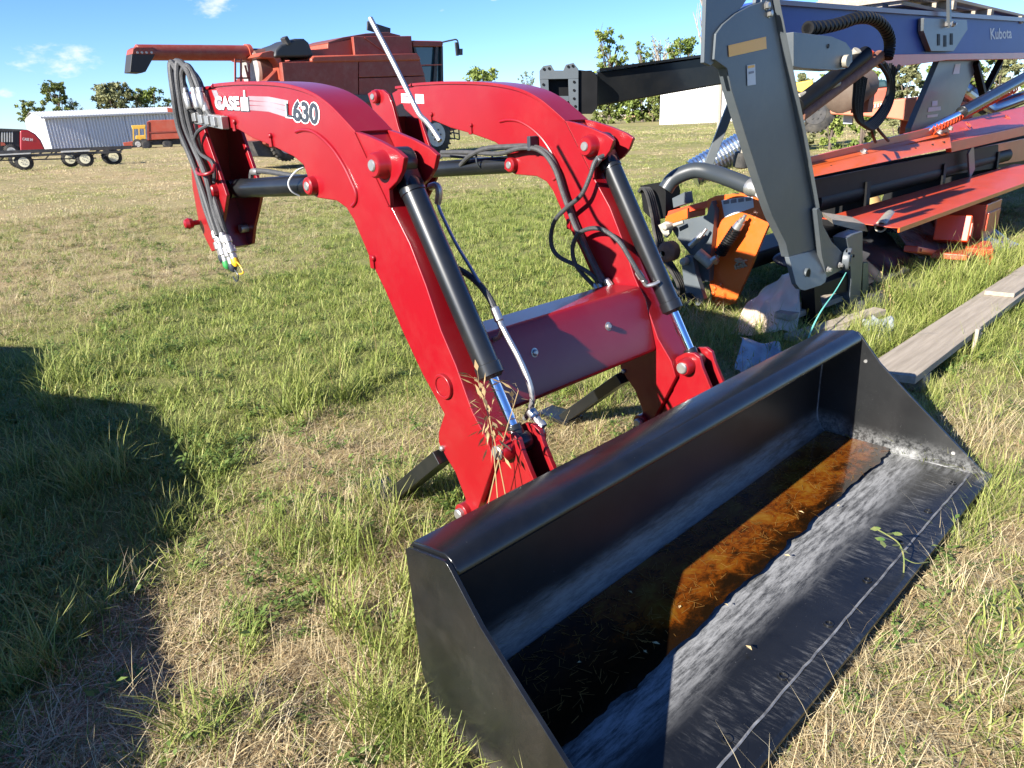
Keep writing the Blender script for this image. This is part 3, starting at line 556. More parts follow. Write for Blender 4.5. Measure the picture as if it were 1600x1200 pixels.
# ------------------------------------------------------------------ vegetation
SC.cycles.max_bounces = 6; SC.cycles.diffuse_bounces = 2; SC.cycles.glossy_bounces = 3; SC.cycles.transmission_bounces = 3; SC.cycles.transparent_max_bounces = 4
SC.cycles.use_denoising = True; SC.cycles.caustics_reflective = False; SC.cycles.caustics_refractive = False
def blade_mat(name, ramp, trans=.3, rough=.6):
    m = bpy.data.materials.new(name); m.use_nodes = True; n = m.node_tree.nodes; l = m.node_tree.links; b = n['Principled BSDF']
    b.inputs['Roughness'].default_value = rough; b.inputs['Specular IOR Level'].default_value = .3
    at = n.new('ShaderNodeAttribute'); at.attribute_name = 'tint'; oi = n.new('ShaderNodeObjectInfo')
    a = n.new('ShaderNodeMath'); a.operation = 'MULTIPLY_ADD'; a.inputs[1].default_value = .3; a.use_clamp = True
    l.new(oi.outputs['Random'], a.inputs[0])
    s = n.new('ShaderNodeMath'); s.operation = 'SUBTRACT'; s.inputs[1].default_value = .15; l.new(at.outputs['Fac'], s.inputs[0]); l.new(s.outputs[0], a.inputs[2])
    r = n.new('ShaderNodeValToRGB'); e = r.color_ramp.elements
    e[0].position = 0; e[0].color = (*ramp[0], 1); e[1].position = 1; e[1].color = (*ramp[-1], 1)
    for k, c in enumerate(ramp[1:-1]): q = e.new((k + 1) / (len(ramp) - 1)); q.color = (*c, 1)
    l.new(a.outputs[0], r.inputs[0]); l.new(r.outputs[0], b.inputs['Base Color'])
    if trans:
        t = n.new('ShaderNodeBsdfTranslucent'); l.new(r.outputs[0], t.inputs['Color']); x = n.new('ShaderNodeMixShader'); x.inputs[0].default_value = trans
        l.new(b.outputs[0], x.inputs[1]); l.new(t.outputs[0], x.inputs[2]); l.new(x.outputs[0], n['Material Output'].inputs['Surface'])
    return m
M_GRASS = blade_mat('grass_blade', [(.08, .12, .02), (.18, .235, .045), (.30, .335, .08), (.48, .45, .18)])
M_STRAW = blade_mat('straw_blade', [(.16, .10, .05), (.36, .26, .13), (.54, .43, .24), (.64, .55, .35)], .15, .75)
M_WEED = blade_mat('weed_leaf', [(.09, .15, .035), (.15, .22, .05), (.22, .29, .08)], .3, .5)
def blades(nb, rad, h0, h1, w0, w1, lean, droop, t0, t1, rng, flat=0.0, z0=0.0):
    vs = []; fs = []; tint = []
    for i in range(nb):
        a = rng.uniform(0, 6.283); r = rad * math.sqrt(rng.uniform(0, 1)); p = np.array([math.cos(a) * r, math.sin(a) * r, z0 - .008])
        h = rng.uniform(h0, h1); wd = rng.uniform(w0, w1); b = rng.uniform(0, 6.283); el = rng.uniform(*lean); dr = rng.uniform(*droop)
        hd = np.array([math.cos(b), math.sin(b), 0]); sd = np.array([-math.sin(b), math.cos(b), 0]); o = len(vs); tt = rng.uniform(t0, t1)
        e = el; q = p.copy(); seg = 3
        if flat: q[2] += rng.uniform(0, flat)
        for k in range(seg):
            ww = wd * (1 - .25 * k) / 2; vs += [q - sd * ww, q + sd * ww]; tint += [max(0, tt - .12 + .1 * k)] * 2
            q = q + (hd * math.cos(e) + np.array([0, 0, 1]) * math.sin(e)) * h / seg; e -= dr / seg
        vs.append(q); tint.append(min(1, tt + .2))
        fs += [(o, o + 1, o + 3, o + 2), (o + 2, o + 3, o + 5, o + 4), (o + 4, o + 5, o + 6)]
    return vs, fs, tint
def leafy(nst, rng, sz=1.0):
    vs = []; fs = []; tint = []
    for s in range(nst):
        a = rng.uniform(0, 6.283); d = np.array([math.cos(a), math.sin(a), rng.uniform(.3, 1.3)]); d /= np.linalg.norm(d); ln = rng.uniform(.04, .12) * sz
        for k in range(rng.integers(3, 6)):
            c = d * ln * (k + 1) / 5; b = rng.uniform(0, 6.283); L_ = rng.uniform(.018, .035) * sz; W_ = L_ * rng.uniform(.35, .6)
            f = np.array([math.cos(b), math.sin(b), rng.uniform(-.1, .5)]); f /= np.linalg.norm(f); sd = np.cross(f, [0, 0, 1]); sd /= np.linalg.norm(sd); up = np.cross(sd, f); o = len(vs)
            vs += [c, c + f * L_ * .45 + sd * W_ / 2 + up * .003, c + f * L_, c + f * L_ * .45 - sd * W_ / 2 + up * .003]; fs.append((o, o + 1, o + 2, o + 3)); tint += [rng.uniform(0, 1)] * 4
        o = len(vs); sw = np.array([-d[1], d[0], 0]) * .0012; vs += [-sw, sw, d * ln + sw * .4, d * ln - sw * .4]; fs.append((o, o + 1, o + 2, o + 3)); tint += [.3] * 4
    return vs, fs, tint
def tint_mesh(name, vft, m):
    vs, fs, t = vft; me = bpy.data.meshes.new(name); me.from_pydata([tuple(map(float, v)) for v in vs], [], fs); a = me.attributes.new('tint', 'FLOAT', 'POINT'); a.data.foreach_set('value', np.array(t, np.float32))
    me.materials.append(m); me.polygons.foreach_set('use_smooth', [True] * len(fs)); return me
rg = np.random.default_rng(11)
SRC = bpy.data.collections.new('clump_sources')       # sources for the instancing only, not linked into the scene
KINDS = {}
def src(key, maker, m, n):
    KINDS[key] = []
    for k in range(n):
        o = bpy.data.objects.new('%03d_%s' % (len(SRC.objects), key), tint_mesh(key, maker(), m)); KINDS[key].append(len(SRC.objects)); SRC.objects.link(o)
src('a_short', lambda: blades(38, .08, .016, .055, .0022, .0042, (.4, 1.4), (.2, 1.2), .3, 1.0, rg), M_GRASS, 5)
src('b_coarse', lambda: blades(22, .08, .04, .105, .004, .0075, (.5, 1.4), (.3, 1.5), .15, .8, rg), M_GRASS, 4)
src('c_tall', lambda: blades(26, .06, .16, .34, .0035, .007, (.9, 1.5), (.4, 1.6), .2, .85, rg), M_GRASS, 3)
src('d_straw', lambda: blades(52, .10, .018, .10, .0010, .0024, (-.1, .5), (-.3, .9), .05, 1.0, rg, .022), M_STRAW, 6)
src('e_strawup', lambda: blades(18, .06, .07, .24, .0012, .0024, (.7, 1.45), (.2, 1.2), .3, 1.0, rg), M_STRAW, 3)
src('i_litter', lambda: blades(26, .10, .02, .075, .003, .0062, (-.1, .45), (-.5, 1.2), .0, .9, rg, .02), M_STRAW, 4)
src('f_weed', lambda: leafy(9, rg, .85), M_WEED, 4)
src('g_far', lambda: blades(46, .22, .02, .055, .007, .014, (.3, 1.3), (.2, 1.2), .4, 1.0, rg), M_GRASS, 4)
src('h_farstraw', lambda: blades(40, .22, .02, .06, .005, .011, (.2, 1.3), (.1, 1.2), .3, 1.0, rg), M_STRAW, 3)
pts = []; rot = []; scl = []; kid = []
HEAD = math.atan2(.681, .641)
def scatter(d0, d1, dens, half=.92):
    n = int(dens * half * (d1 * d1 - d0 * d0)); r = np.sqrt(RNG.uniform(d0 * d0, d1 * d1, n)); a = HEAD + RNG.uniform(-half, half, n)
    return r * np.cos(a), r * np.sin(a)
def blocked(x, y):
    return ((x > .77) & (x < 2.90) & (y > .50) & (y < 1.16)) | ((x > 3.75) & (y > 1.02) & (y < 1.27))
def put(x, y, key, s, tilt=.15, dz=0.0):
    n = len(x)
    if n == 0: return
    pts.append(np.stack([x, y, gh(x, y) + dz], 1)); rot.append(np.stack([RNG.uniform(-tilt, tilt, n), RNG.uniform(-tilt, tilt, n), RNG.uniform(0, 6.283, n)], 1))
    scl.append(s if isinstance(s, np.ndarray) else np.full(n, s)); kid.append(RNG.choice(KINDS[key], n))
def layer(d0, d1, dens, smul, near):
    x, y = scatter(d0, d1, dens); k = ~blocked(x, y); x = x[k]; y = y[k]; d = dryness(x, y); u = RNG.uniform(0, 1, len(x))
    green = u > d * 1.05 - .04
    s = RNG.uniform(.75, 1.25, len(x)) * smul
    lush = (d < .16) & (RNG.uniform(0, 1, len(x)) < .4)
    if near:
        put(x[green & ~lush], y[green & ~lush], 'a_short', s[green & ~lush]); put(x[green & lush], y[green & lush], 'b_coarse', s[green & lush])
        st = ~green; put(x[st], y[st], 'd_straw', s[st], .1)
        lt = st & (RNG.uniform(0, 1, len(x)) < .35); put(x[lt], y[lt], 'i_litter', s[lt], .1)
        mxg = st & (RNG.uniform(0, 1, len(x)) < .2); put(x[mxg], y[mxg], 'b_coarse', s[mxg] * .75)
        up = st & (RNG.uniform(0, 1, len(x)) < .14); put(x[up], y[up], 'e_strawup', s[up] * .8)
        wd = RNG.uniform(0, 1, len(x)) < .05; put(x[wd], y[wd], 'f_weed', s[wd])
    else:
        put(x[green], y[green], 'g_far', s[green]); put(x[~green], y[~green], 'h_farstraw', s[~green])
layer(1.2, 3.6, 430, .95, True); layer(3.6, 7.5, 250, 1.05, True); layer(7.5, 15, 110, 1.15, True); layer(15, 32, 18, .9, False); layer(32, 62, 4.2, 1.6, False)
def patch(u, v, rad, n, key, s0, s1, z=0.0):
    c = PZ(u, v, z); a = RNG.uniform(0, 6.283, n); r = rad * np.sqrt(RNG.uniform(0, 1, n)); x = c[0] + np.cos(a) * r; y = c[1] + np.sin(a) * r; k = ~blocked(x, y)
    put(x[k], y[k], key, RNG.uniform(s0, s1, n)[k])
for a in ((620, 960, .16, 12, 'c_tall', .5, .9), (600, 870, .2, 14, 'c_tall', .6, .95), (640, 1030, .1, 6, 'c_tall', .5, .8), (500, 640, .2, 9, 'c_tall', .8, 1.2), (520, 600, .3, 10, 'c_tall', .6, 1.0), (690, 780, .15, 9, 'c_tall', .6, 1.0), (640, 800, .25, 14, 'e_strawup', .8, 1.2),
          (900, 640, .25, 12, 'c_tall', .5, .9), (960, 600, .3, 14, 'c_tall', .5, .9), (830, 560, .3, 14, 'e_strawup', .8, 1.3), (1000, 560, .3, 14, 'c_tall', .5, .9), (480, 880, .12, 7, 'c_tall', .5, .75), (540, 800, .2, 9, 'c_tall', .5, .8), (430, 830, .2, 8, 'c_tall', .4, .7), (380, 1000, .1, 5, 'c_tall', .4, .6), (350, 1160, .1, 6, 'c_tall', .4, .7), (250, 820, .12, 6, 'c_tall', .4, .6), (30, 1050, .14, 9, 'c_tall', .5, .8), (150, 980, .08, 4, 'c_tall', .4, .6), (90, 600, .5, 20, 'c_tall', .6, 1.0), (230, 720, .35, 14, 'c_tall', .45, .8), (60, 760, .35, 14, 'c_tall', .5, .9),
          (1420, 490, .3, 46, 'c_tall', .7, 1.15), (1500, 450, .4, 50, 'c_tall', .7, 1.2), (1570, 420, .5, 44, 'c_tall', .7, 1.3), (1370, 530, .18, 22, 'c_tall', .5, .9), (1180, 540, .35, 26, 'c_tall', .5, .9), (1080, 520, .35, 20, 'e_strawup', .8, 1.3), (1130, 500, .4, 20, 'c_tall', .4, .9), (1290, 510, .2, 16, 'c_tall', .5, .9),
          (1480, 640, .3, 14, 'c_tall', .35, .7), (1560, 560, .35, 22, 'c_tall', .4, .8), (1560, 680, .3, 12, 'e_strawup', .8, 1.2), (1550, 770, .22, 16, 'c_tall', .4, .75), (1590, 1000, .2, 10, 'b_coarse', .8, 1.3), (1540, 1070, .25, 20, 'b_coarse', .8, 1.2), (1420, 860, .16, 7, 'f_weed', .7, 1.0), (1500, 960, .25, 7, 'f_weed', .6, 1.0), (1330, 1060, .2, 5, 'f_weed', .6, 1.0), (1560, 1150, .2, 9, 'b_coarse', .8, 1.2), (1400, 960, .5, 70, 'd_straw', .8, 1.1), (1400, 1130, .4, 50, 'd_straw', .8, 1.1), (430, 900, .3, 16, 'f_weed', .8, 1.3), (600, 780, .3, 16, 'f_weed', .8, 1.3), (300, 720, .25, 18, 'f_weed', .9, 1.5), (180, 560, .5, 26, 'f_weed', .9, 1.5)):
    patch(*a)
# grass that grows up along the sides of the bucket
for n, x0, x1, y0, y1, key, s0, s1 in ((26, .60, .745, .75, 1.35, 'c_tall', .45, .8), (40, .55, .74, .4, 1.3, 'd_straw', .7, 1.0), (26, .9, 2.8, 1.24, 1.5, 'c_tall', .5, .85), (34, 2.93, 3.1, .45, 1.2, 'c_tall', .4, .75), (20, 2.4, 2.95, .40, .475, 'c_tall', .3, .6), (70, 1.0, 2.9, .3, .49, 'd_straw', .7, 1.0), (16, 1.2, 2.9, .36, .48, 'f_weed', .5, .8), (60, 3.75, 7.5, .92, 1.04, 'c_tall', .3, .6), (90, 3.7, 7.5, 1.28, 1.6, 'c_tall', .5, 1.0)):
    put(RNG.uniform(x0, x1, n), RNG.uniform(y0, y1, n), key, RNG.uniform(s0, s1, n))
def gn_scatter():
    me = bpy.data.meshes.new('grass'); P_ = np.concatenate(pts); me.from_pydata(P_.tolist(), [], [])
    a = me.attributes.new('rot', 'FLOAT_VECTOR', 'POINT'); a.data.foreach_set('vector', np.concatenate(rot).astype(np.float32).reshape(-1))
    a = me.attributes.new('scl', 'FLOAT', 'POINT'); a.data.foreach_set('value', np.concatenate(scl).astype(np.float32))
    a = me.attributes.new('kid', 'INT', 'POINT'); a.data.foreach_set('value', np.concatenate(kid).astype(np.int32))
    o = bpy.data.objects.new('grass', me); COL.objects.link(o); kind(o, 'stuff', 'patchy green and dry straw grass of the pasture')
    me.materials.append(M_GRASS)
    g = bpy.data.node_groups.new('scatter', 'GeometryNodeTree'); g.interface.new_socket('Geometry', in_out='INPUT', socket_type='NodeSocketGeometry'); g.interface.new_socket('Geometry', in_out='OUTPUT', socket_type='NodeSocketGeometry')
    n = g.nodes; l = g.links; gi = n.new('NodeGroupInput'); go = n.new('NodeGroupOutput'); ip = n.new('GeometryNodeInstanceOnPoints'); ci = n.new('GeometryNodeCollectionInfo')
    ci.inputs['Collection'].default_value = SRC; ci.inputs['Separate Children'].default_value = True; ci.inputs['Reset Children'].default_value = True
    def na(name, t):
        q = n.new('GeometryNodeInputNamedAttribute'); q.data_type = t; q.inputs['Name'].default_value = name; return q.outputs['Attribute']
    l.new(gi.outputs[0], ip.inputs['Points']); l.new(ci.outputs[0], ip.inputs['Instance']); ip.inputs['Pick Instance'].default_value = True
    l.new(na('kid', 'INT'), ip.inputs['Instance Index'])
    e2r = n.new('FunctionNodeEulerToRotation'); l.new(na('rot', 'FLOAT_VECTOR'), e2r.inputs[0]); l.new(e2r.outputs[0], ip.inputs['Rotation'])
    l.new(na('scl', 'FLOAT'), ip.inputs['Scale']); l.new(ip.outputs[0], go.inputs[0])
    md = o.modifiers.new('scatter', 'NODES'); md.node_group = g
    print('clumps', len(P_))
gn_scatter()
# ---- single plants and stalks
M_SEED = blade_mat('seed_head', [(.36, .25, .12), (.52, .39, .20), (.62, .5, .3)], .15, .8)
def stalk(base, tip, sag, nseed, name, label, group, sl=.02, spread=.03, stem=.0013):
    b = np.array(base, float); t = np.array(tip, float); m = MB()
    mid = (b + t) / 2 + np.array([0, 0, sag]); sp = spline([b, mid, t], 8); m.tube([b, mid, t], stem, 5, 8, stem * .5)
    for k in range(nseed):
        f = 1 - .45 * k / nseed; c = np.array(sp[min(int(f * (len(sp) - 1)), len(sp) - 1)]); d = np.array([random.gauss(0, 1), random.gauss(0, 1), random.gauss(.3, .8)]); d /= np.linalg.norm(d)
        c2 = c + d * random.uniform(.3, 1) * spread; ax = d + np.array([0, 0, -.4]); ax /= np.linalg.norm(ax); sd = np.cross(ax, [.3, .5, .8]); sd /= np.linalg.norm(sd)
        m.add([c2, c2 + ax * sl * .4 + sd * sl * .16, c2 + ax * sl, c2 + ax * sl * .4 - sd * sl * .16], [(0, 1, 2, 3)])
        sw = sd * .0005; m.add([c - sw, c + sw, c2 + sw, c2 - sw], [(0, 1, 2, 3)])
    return tag(m.build(name, M_SEED), label, 'plant', group)
fx = 1.25
def FX(u, v, x=1.27): return PX(u, v, x)
for k, (bu, bv, tu, tv, s, n_) in enumerate(((795, 800, 745, 590, .05, 34), (780, 810, 765, 650, .06, 26), (760, 800, 810, 610, .02, 16))):
    stalk(FX(bu, bv), FX(tu, tv), s, n_, 'dry_weed', 'dry tan weed stalk hanging over the foot of the left boom', 'dry weeds at the boom foot', .042, .055, .0022)
for k, (bu, bv, tu, tv, Y, n_) in enumerate(((1385, 500, 1378, 430, 1.6, 16), (1392, 505, 1388, 440, 1.55, 14), (1413, 495, 1405, 415, 1.6, 12), (1428, 490, 1420, 435, 1.55, 12), (1432, 490, 1478, 436, 1.5, 10), (1474, 440, 1500, 396, 1.6, 9), (1548, 440, 1577, 432, 1.4, 12), (1345, 500, 1336, 475, 1.5, 9), (1160, 590, 1160, 540, 1.75, 10), (1195, 560, 1210, 500, 1.7, 9), (1147, 590, 1148, 548, 1.75, 10))):
    stalk(PY(bu, bv + 14, Y), PY(tu, tv, Y), .03, n_, 'grass_stalk', 'thin dry grass stalk with a tan seed head beside the mower stand', 'seed stalks beside the mower stand', .024, .022)
for k, (bu, bv, tu, tv) in enumerate(((395, 480, 396, 455), (470, 590, 455, 470), (520, 600, 512, 520), (535, 620, 560, 540), (440, 520, 405, 470), (640, 700, 625, 610), (590, 560, 584, 500))):
    b = PZ(bu, bv); t = b + np.array([random.uniform(-.06, .06), random.uniform(-.06, .06), random.uniform(.22, .34)])
    stalk(b, t, .02, 9, 'grass_stalk', 'thin dry grass stalk standing in the open pasture', 'seed stalks in the open pasture', .016, .016)
# sprig creeping over the cutting edge
sp_ = MB(); st = [PZ(1412, 895, .06), PZ(1412, 870, .10), PZ(1405, 850, .13), PZ(1390, 838, .14), PZ(1372, 828, .15)]
sp_.tube(st, .002, 5, 4)
sp_.tube([PZ(1412, 872, .10), PZ(1430, 880, .09), PZ(1450, 878, .08)], .0013, 5, 4)
for (u, v, z) in ((1368, 826, .15), (1375, 842, .14), (1390, 834, .15), (1402, 834, .15), (1400, 852, .13), (1412, 860, .12), (1380, 850, .14)):
    c = PZ(u, v, z); a = random.uniform(0, 6.28); f = np.array([math.cos(a), math.sin(a), .2]) * .016; s_ = np.array([-math.sin(a), math.cos(a), .25]) * .009
    sp_.add([c - f, c - f * .2 + s_, c + f * .5 + s_ * .8, c + f, c + f * .5 - s_ * .8, c - f * .2 - s_], [(0, 1, 2, 3, 4, 5)])
tag(sp_.build('weed_sprig', mat('sprig', (.07, .14, .03), .6, col2=(.22, .2, .07), vscale=30)), 'small leafy weed sprig creeping over the bucket edge', 'plant')
for k, (u, v) in enumerate(((1135, 945), (1025, 1005), (1170, 1012), (1008, 1018), (1062, 948), (1230, 868), (1252, 800), (1310, 790), (905, 1035), (985, 925))):
    z = .066 if k not in (7,) else .066
    c = PZ(u, v, z); a = random.uniform(0, 6.28); s_ = random.uniform(.006, .013); f = np.array([math.cos(a), math.sin(a), .1]) * s_; q = np.array([-math.sin(a), math.cos(a), 0]) * s_ * .5
    lf = MB().add([c - f, c + q + [0, 0, .003], c + f, c - q + [0, 0, .002]], [(0, 1, 2, 3)]).build('dry_leaf', M_TAN, smooth=0)
    tag(lf, 'small dry tan leaf fragment lying on the bucket floor', 'leaf', 'leaf fragments in the bucket')
# straw floating in the puddle (uncountable litter)
sm = MB()
for k in range(900):
    x = random.uniform(XL + .03, XR - .03); y = random.uniform(.84, 1.12)
    a = random.gauss(.3, 1.2); ln = random.uniform(.008, .045); d = np.array([math.cos(a), math.sin(a), 0]) * ln; s_ = np.array([-math.sin(a), math.cos(a), 0]) * random.uniform(.0004, .0010); c = np.array([x, y, .0638 + random.uniform(0, .002)])
    if y < .88 and random.random() < .6: continue
    sm.add([c - d / 2 - s_, c - d / 2 + s_, c + d / 2 + s_, c + d / 2 - s_], [(0, 1, 2, 3)])
kind(sm.build('straw_litter', mat('wet_straw', (.30, .15, .03), .4, col2=(.09, .04, .01), vscale=14), smooth=0), 'stuff', 'wet straw bits floating on the puddle')
# ------------------------------------------------------------------ hay mower with its raised carrier frame
M_SLATE = mat('slate_paint', (.075, .088, .098), .42, coat=.1, var=.08, vscale=3, dust=.12)
M_ORANGE = mat('orange_paint', (.62, .10, .008), .38, coat=.25, var=.06, vscale=4, dust=.12)
M_ORED = mat('orange_red_paint', (.50, .052, .014), .42, coat=.15, var=.08, vscale=4, dust=.1)
M_SKYTINT = mat('sky_tinted_paint', (.02, .055, .26), .45, spec=.2, var=.1, vscale=2)  # blue of the reflected sky put into the base colour
M_DARK = mat('black_steel', (.006, .006, .0065), .55, var=.3, vscale=10, dust=.008, spec=.15)
M_RUST = mat('rusty_steel', (.13, .05, .03), .7, var=.3, vscale=20, col2=(.22, .10, .06))
M_YDEC = mat('amber_decal', (.95, .42, .02), .35)
M_CAST = mat('bare_casting', (.34, .31, .25), .6, metal=.3, var=.2, vscale=25, dust=.3)
M_WOOD = mat('weathered_wood', (.24, .2, .15), .85, col2=(.38, .32, .25), vscale=7, detail=9, stretch=(.35, 6, 6), bump=.4, bscale=18)
M_PIPE = mat('galvanised_duct', (.6, .62, .64), .28, metal=1.0)
mow = thing('hay_mower', 'orange and slate grey hay mower with a raised carrier frame', 'mower', (5.5, 2.3, 0))
YP = 1.9
def poly(name, pts, ext, m, parent=None, bevel=.003, y=None, x=None, d=None):
    """outline seen in the photo on a known upright plane, given its real thickness"""
    f = (lambda q: PY(q[0], q[1], (y if len(q) < 3 else q[2]))) if y is not None else ((lambda q: PX(q[0], q[1], (x if len(q) < 3 else q[2]))) if x is not None else (lambda q: PD(q[0], q[1], d if len(q) < 3 else q[2])))
    return MB().prism([f(q) for q in pts], ext).build(name, m, mow if parent is None else parent, bevel=bevel)
def flat(name, pts, m, parent, y=None, x=None, lift=.004):
    f = (lambda q: PY(q[0], q[1], y - lift)) if y is not None else (lambda q: PX(q[0], q[1], x - lift))
    return MB().add([f(q) for q in pts], [tuple(range(len(pts)))]).build(name, m, parent, smooth=0)
poly('back_plate', [(1105, -60), (1100, 98), (1111, 103), (1118, 95), (1122, 52), (1160, 10), (1206, -60)], (0, .02, 0), M_SLATE, y=YP + .012)
ca = poly('carrier_arm', [(1119, 53), (1116, 93), (1136, 107), (1143, 140), (1165, 212), (1190, 290), (1201, 322), (1207, 338), (1228, 380), (1233, 402), (1281, 388), (1270, 320), (1250, 220), (1225, 100), (1212, 30), (1206, 0), (1203, -60), (1196, -40), (1190, 3), (1172, 9), (1150, 21), (1130, 38)], (0, .05, 0), M_SLATE, y=YP)
ca['label'] = 'slate grey carrier arm plate with amber reflector and warning label'
b0 = [(1233, 402), (1281, 388), (1288, 415), (1292, 432), (1290, 441), (1283, 446), (1258, 454), (1250, 452), (1244, 444)]
poly('arm_foot', [(u, v, YP - .004 - .07 * max(0, (v - 398) / 55)) for u, v in b0], (0, .03, 0), M_SLATE, y=YP)
c = PY(1262, 428, YP - .05); MB().ring(c + [0, -.004, 0], c + [0, .02, 0], .028, .036).build('pivot_bushing', M_SLATE, ca); MB().cyl(c + [0, -.002, 0], c + [0, .01, 0], .0275).build('pivot_bore', M_DARK, ca)
poly('arm_flange', [(1208, 0), (1226, 100), (1251, 220), (1271, 320), (1282, 388), (1288, 386, YP - .03), (1280, 320, YP - .03), (1262, 218, YP - .03), (1238, 100, YP - .03), (1216, -10, YP - .03)], (0, .012, 0), M_SLATE, ca, y=YP - .002, bevel=0)
flat('reflector', [(1138, 71), (1197, 57), (1198, 76), (1139, 89)], M_YDEC, ca, y=YP)
flat('warning_label', [(1167, 102), (1180, 100), (1181, 132), (1168, 134)], M_WHITE, ca, y=YP)
flat('label_print', [(1168.5, 103), (1179, 101), (1179.3, 105), (1168.7, 107)], M_YDEC, ca, y=YP, lift=.006)
flat('label_print', [(1170, 112), (1178, 110.5), (1178.3, 114), (1170, 116)], M_GREY, ca, y=YP, lift=.006)
for u, v in ((1197, 9), (1201, 21)):
    c = PY(u, v, YP); MB().lathe(c, (0, -1, 0), [(0, .022), (.004, .022), (.005, .016), (.018, .016), (.02, .01)], 6).build('bolt', M_ZINC, ca)
# tongue beam and its swivel bracket
g0 = PD(932, 139, 4.3); hd = np.array([.62, .62, 0])
tq = [PD(932, 113, 4.3), PD(1150, 82, 4.75), PD(1150, 128, 4.75), PD(932, 166, 4.3)]
bm = MB().prism(tq, hd * .26).build('tongue_beam', M_BLACK, mow, bevel=.008)
MB().prism([PD(937, 107, 4.28), PD(1105, 84, 4.6), PD(1105, 88, 4.6), PD(937, 111, 4.28)], hd * .2).build('beam_rail', M_BLACK, bm)
br = MB()
for q in ([(843, 110), (849, 103), (861, 101), (866, 110), (880, 110), (884, 101), (896, 98), (904, 108), (904, 123), (843, 124)], [(843, 124), (857, 124), (858, 151), (846, 150)], [(888, 123), (904, 123), (904, 178), (896, 172), (889, 158)], [(846, 150), (889, 150), (889, 158), (880, 160), (860, 158)]):
    br.prism([PD(u, v, 4.2) for u, v in q], hd * .03)
br = br.build('swivel_bracket', M_SLATE, bm, bevel=.002)
MB().prism([PD(u, v, 4.26) for u, v in [(850, 112), (925, 110), (925, 178), (904, 178), (850, 152)]], hd * .22).build('swivel_housing', M_DARK, bm)
MB().prism([PD(u, v, 4.22) for u, v in [(904, 109), (928, 112), (934, 120), (934, 168), (925, 178), (904, 178)]], hd * .25).build('beam_flange', M_DARK, bm, bevel=.004)
for u, v in ((850, 108), (858, 107), (888, 104), (895, 103), (897, 128), (897, 141), (897, 154), (899, 166), (849, 132)):
    c = PD(u, v, 4.195); MB().cyl(c, c + hd * .01, .007, n=10).build('bolt_hole', M_DARK, br)
# cross beam with lettering, reflected sky painted in as blue
YB = 2.62
bb = MB().prism([PY(u, v, YB) for u, v in [(1200, 0), (1420, 17), (1700, 36), (1700, 84), (1390, 87), (1200, 98)]], (0, .3, 0)).build('cross_beam', M_SKYTINT, mow, bevel=.01); bb['label'] = 'cross beam coloured with reflected sky blue carrying white maker lettering'
MB().prism([PY(u, v, YB - .03) for u, v in [(1200, -2), (1420, 15), (1700, 34), (1700, 40), (1420, 22), (1200, 6)]], (0, .03, 0)).build('beam_trim', mat('maroon_paint', (.09, .015, .02), .4, coat=.2), bb)
MB().prism([PY(u, v, YB - .04) for u, v in [(1385, 85), (1600, 82), (1700, 82), (1700, 92), (1600, 92), (1480, 94), (1390, 106), (1380, 100)]], (0, .1, 0)).build('lower_flange', M_ORED, bb, bevel=.004)
B_ = lambda u, v, l=.003: PY(u, v, YB - l)
text_quad('Kubota', B_(1548, 62), B_(1581, 60), B_(1547, 44), np.array([0, -1., 0]), 'lettering', M_WHITE, bb, off=.02, lift=.0005)
hg = MB().prism([PY(u, v, YB - .06) for u, v in [(1444, 28), (1511, 31), (1512, 46), (1490, 80), (1455, 80), (1443, 48)]], (0, .05, 0)).build('hanger_plate', M_SLATE, mow, bevel=.003)
for u, v in ((1467, 62), (1477, 64), (1487, 61)): MB().prism([PY(u - 2, v - 9, YB - .064), PY(u + 2, v - 9, YB - .064), PY(u + 2, v + 9, YB - .064), PY(u - 2, v + 9, YB - .064)], (0, .003, 0)).build('slot', M_DARK, hg)
MB().bar(PY(1482, -60, YB - .09), PY(1483, 42, YB - .09), .05, .03, (0, 1, 0)).build('hanger_post', M_SLATE, hg, bevel=.003)
for u in (1477, 1486): c = PY(u, 38, YB - .06); MB().lathe(c, (0, -1, 0), [(0, .025), (.03, .025), (.034, .014), (.05, .014)], 6).build('bolt', M_ZINC, hg)
# small grey lift arm, its ram and hoses
la = poly('lift_arm', [(1240, 50), (1300, 57), (1322, 66), (1332, 80), (1332, 97), (1320, 108), (1305, 110), (1255, 107), (1240, 104)], (0, .1, 0), M_SLATE, y=1.98)
c = PY(1318, 96, 1.975); MB().cyl(c, c + [0, -.03, 0], .036).build('pivot_pin', M_CAST, la, bevel=.004)
c = PY(1294, 72, 1.978); MB().cyl(c, c + [0, -.003, 0], .012).build('bolt_hole', M_DARK, la)
for (a, b, r, mt) in (((1352, 84), (1244, 166), .05, M_DARK), ((1374, 88), (1248, 182), .042, M_RUST), ((1340, 78), (1330, 92), .03, M_CAST), ((1362, 78), (1350, 94), .03, M_ORED), ((1310, 130), (1246, 152), .02, M_CAST)):
    MB().cyl(PY(*a, 2.1), PY(*b, 2.14), r).build('lift_ram', mt, mow, bevel=.004)
hp = [PY(u, v, 2.05) for u, v in [(1262, 44), (1290, 42), (1315, 36), (1340, 28), (1362, 29), (1379, 40), (1389, 58), (1390, 76), (1386, 92)]]
hh = MB(); S_ = spline(hp, 4)
for i in range(len(S_) - 1): hh.cyl(S_[i], S_[i] + (S_[i + 1] - S_[i]) * .62, .038, n=14)
hh.tube(hp, .026, 10, 4); hh.build('corrugated_hose', M_DARK, mow)
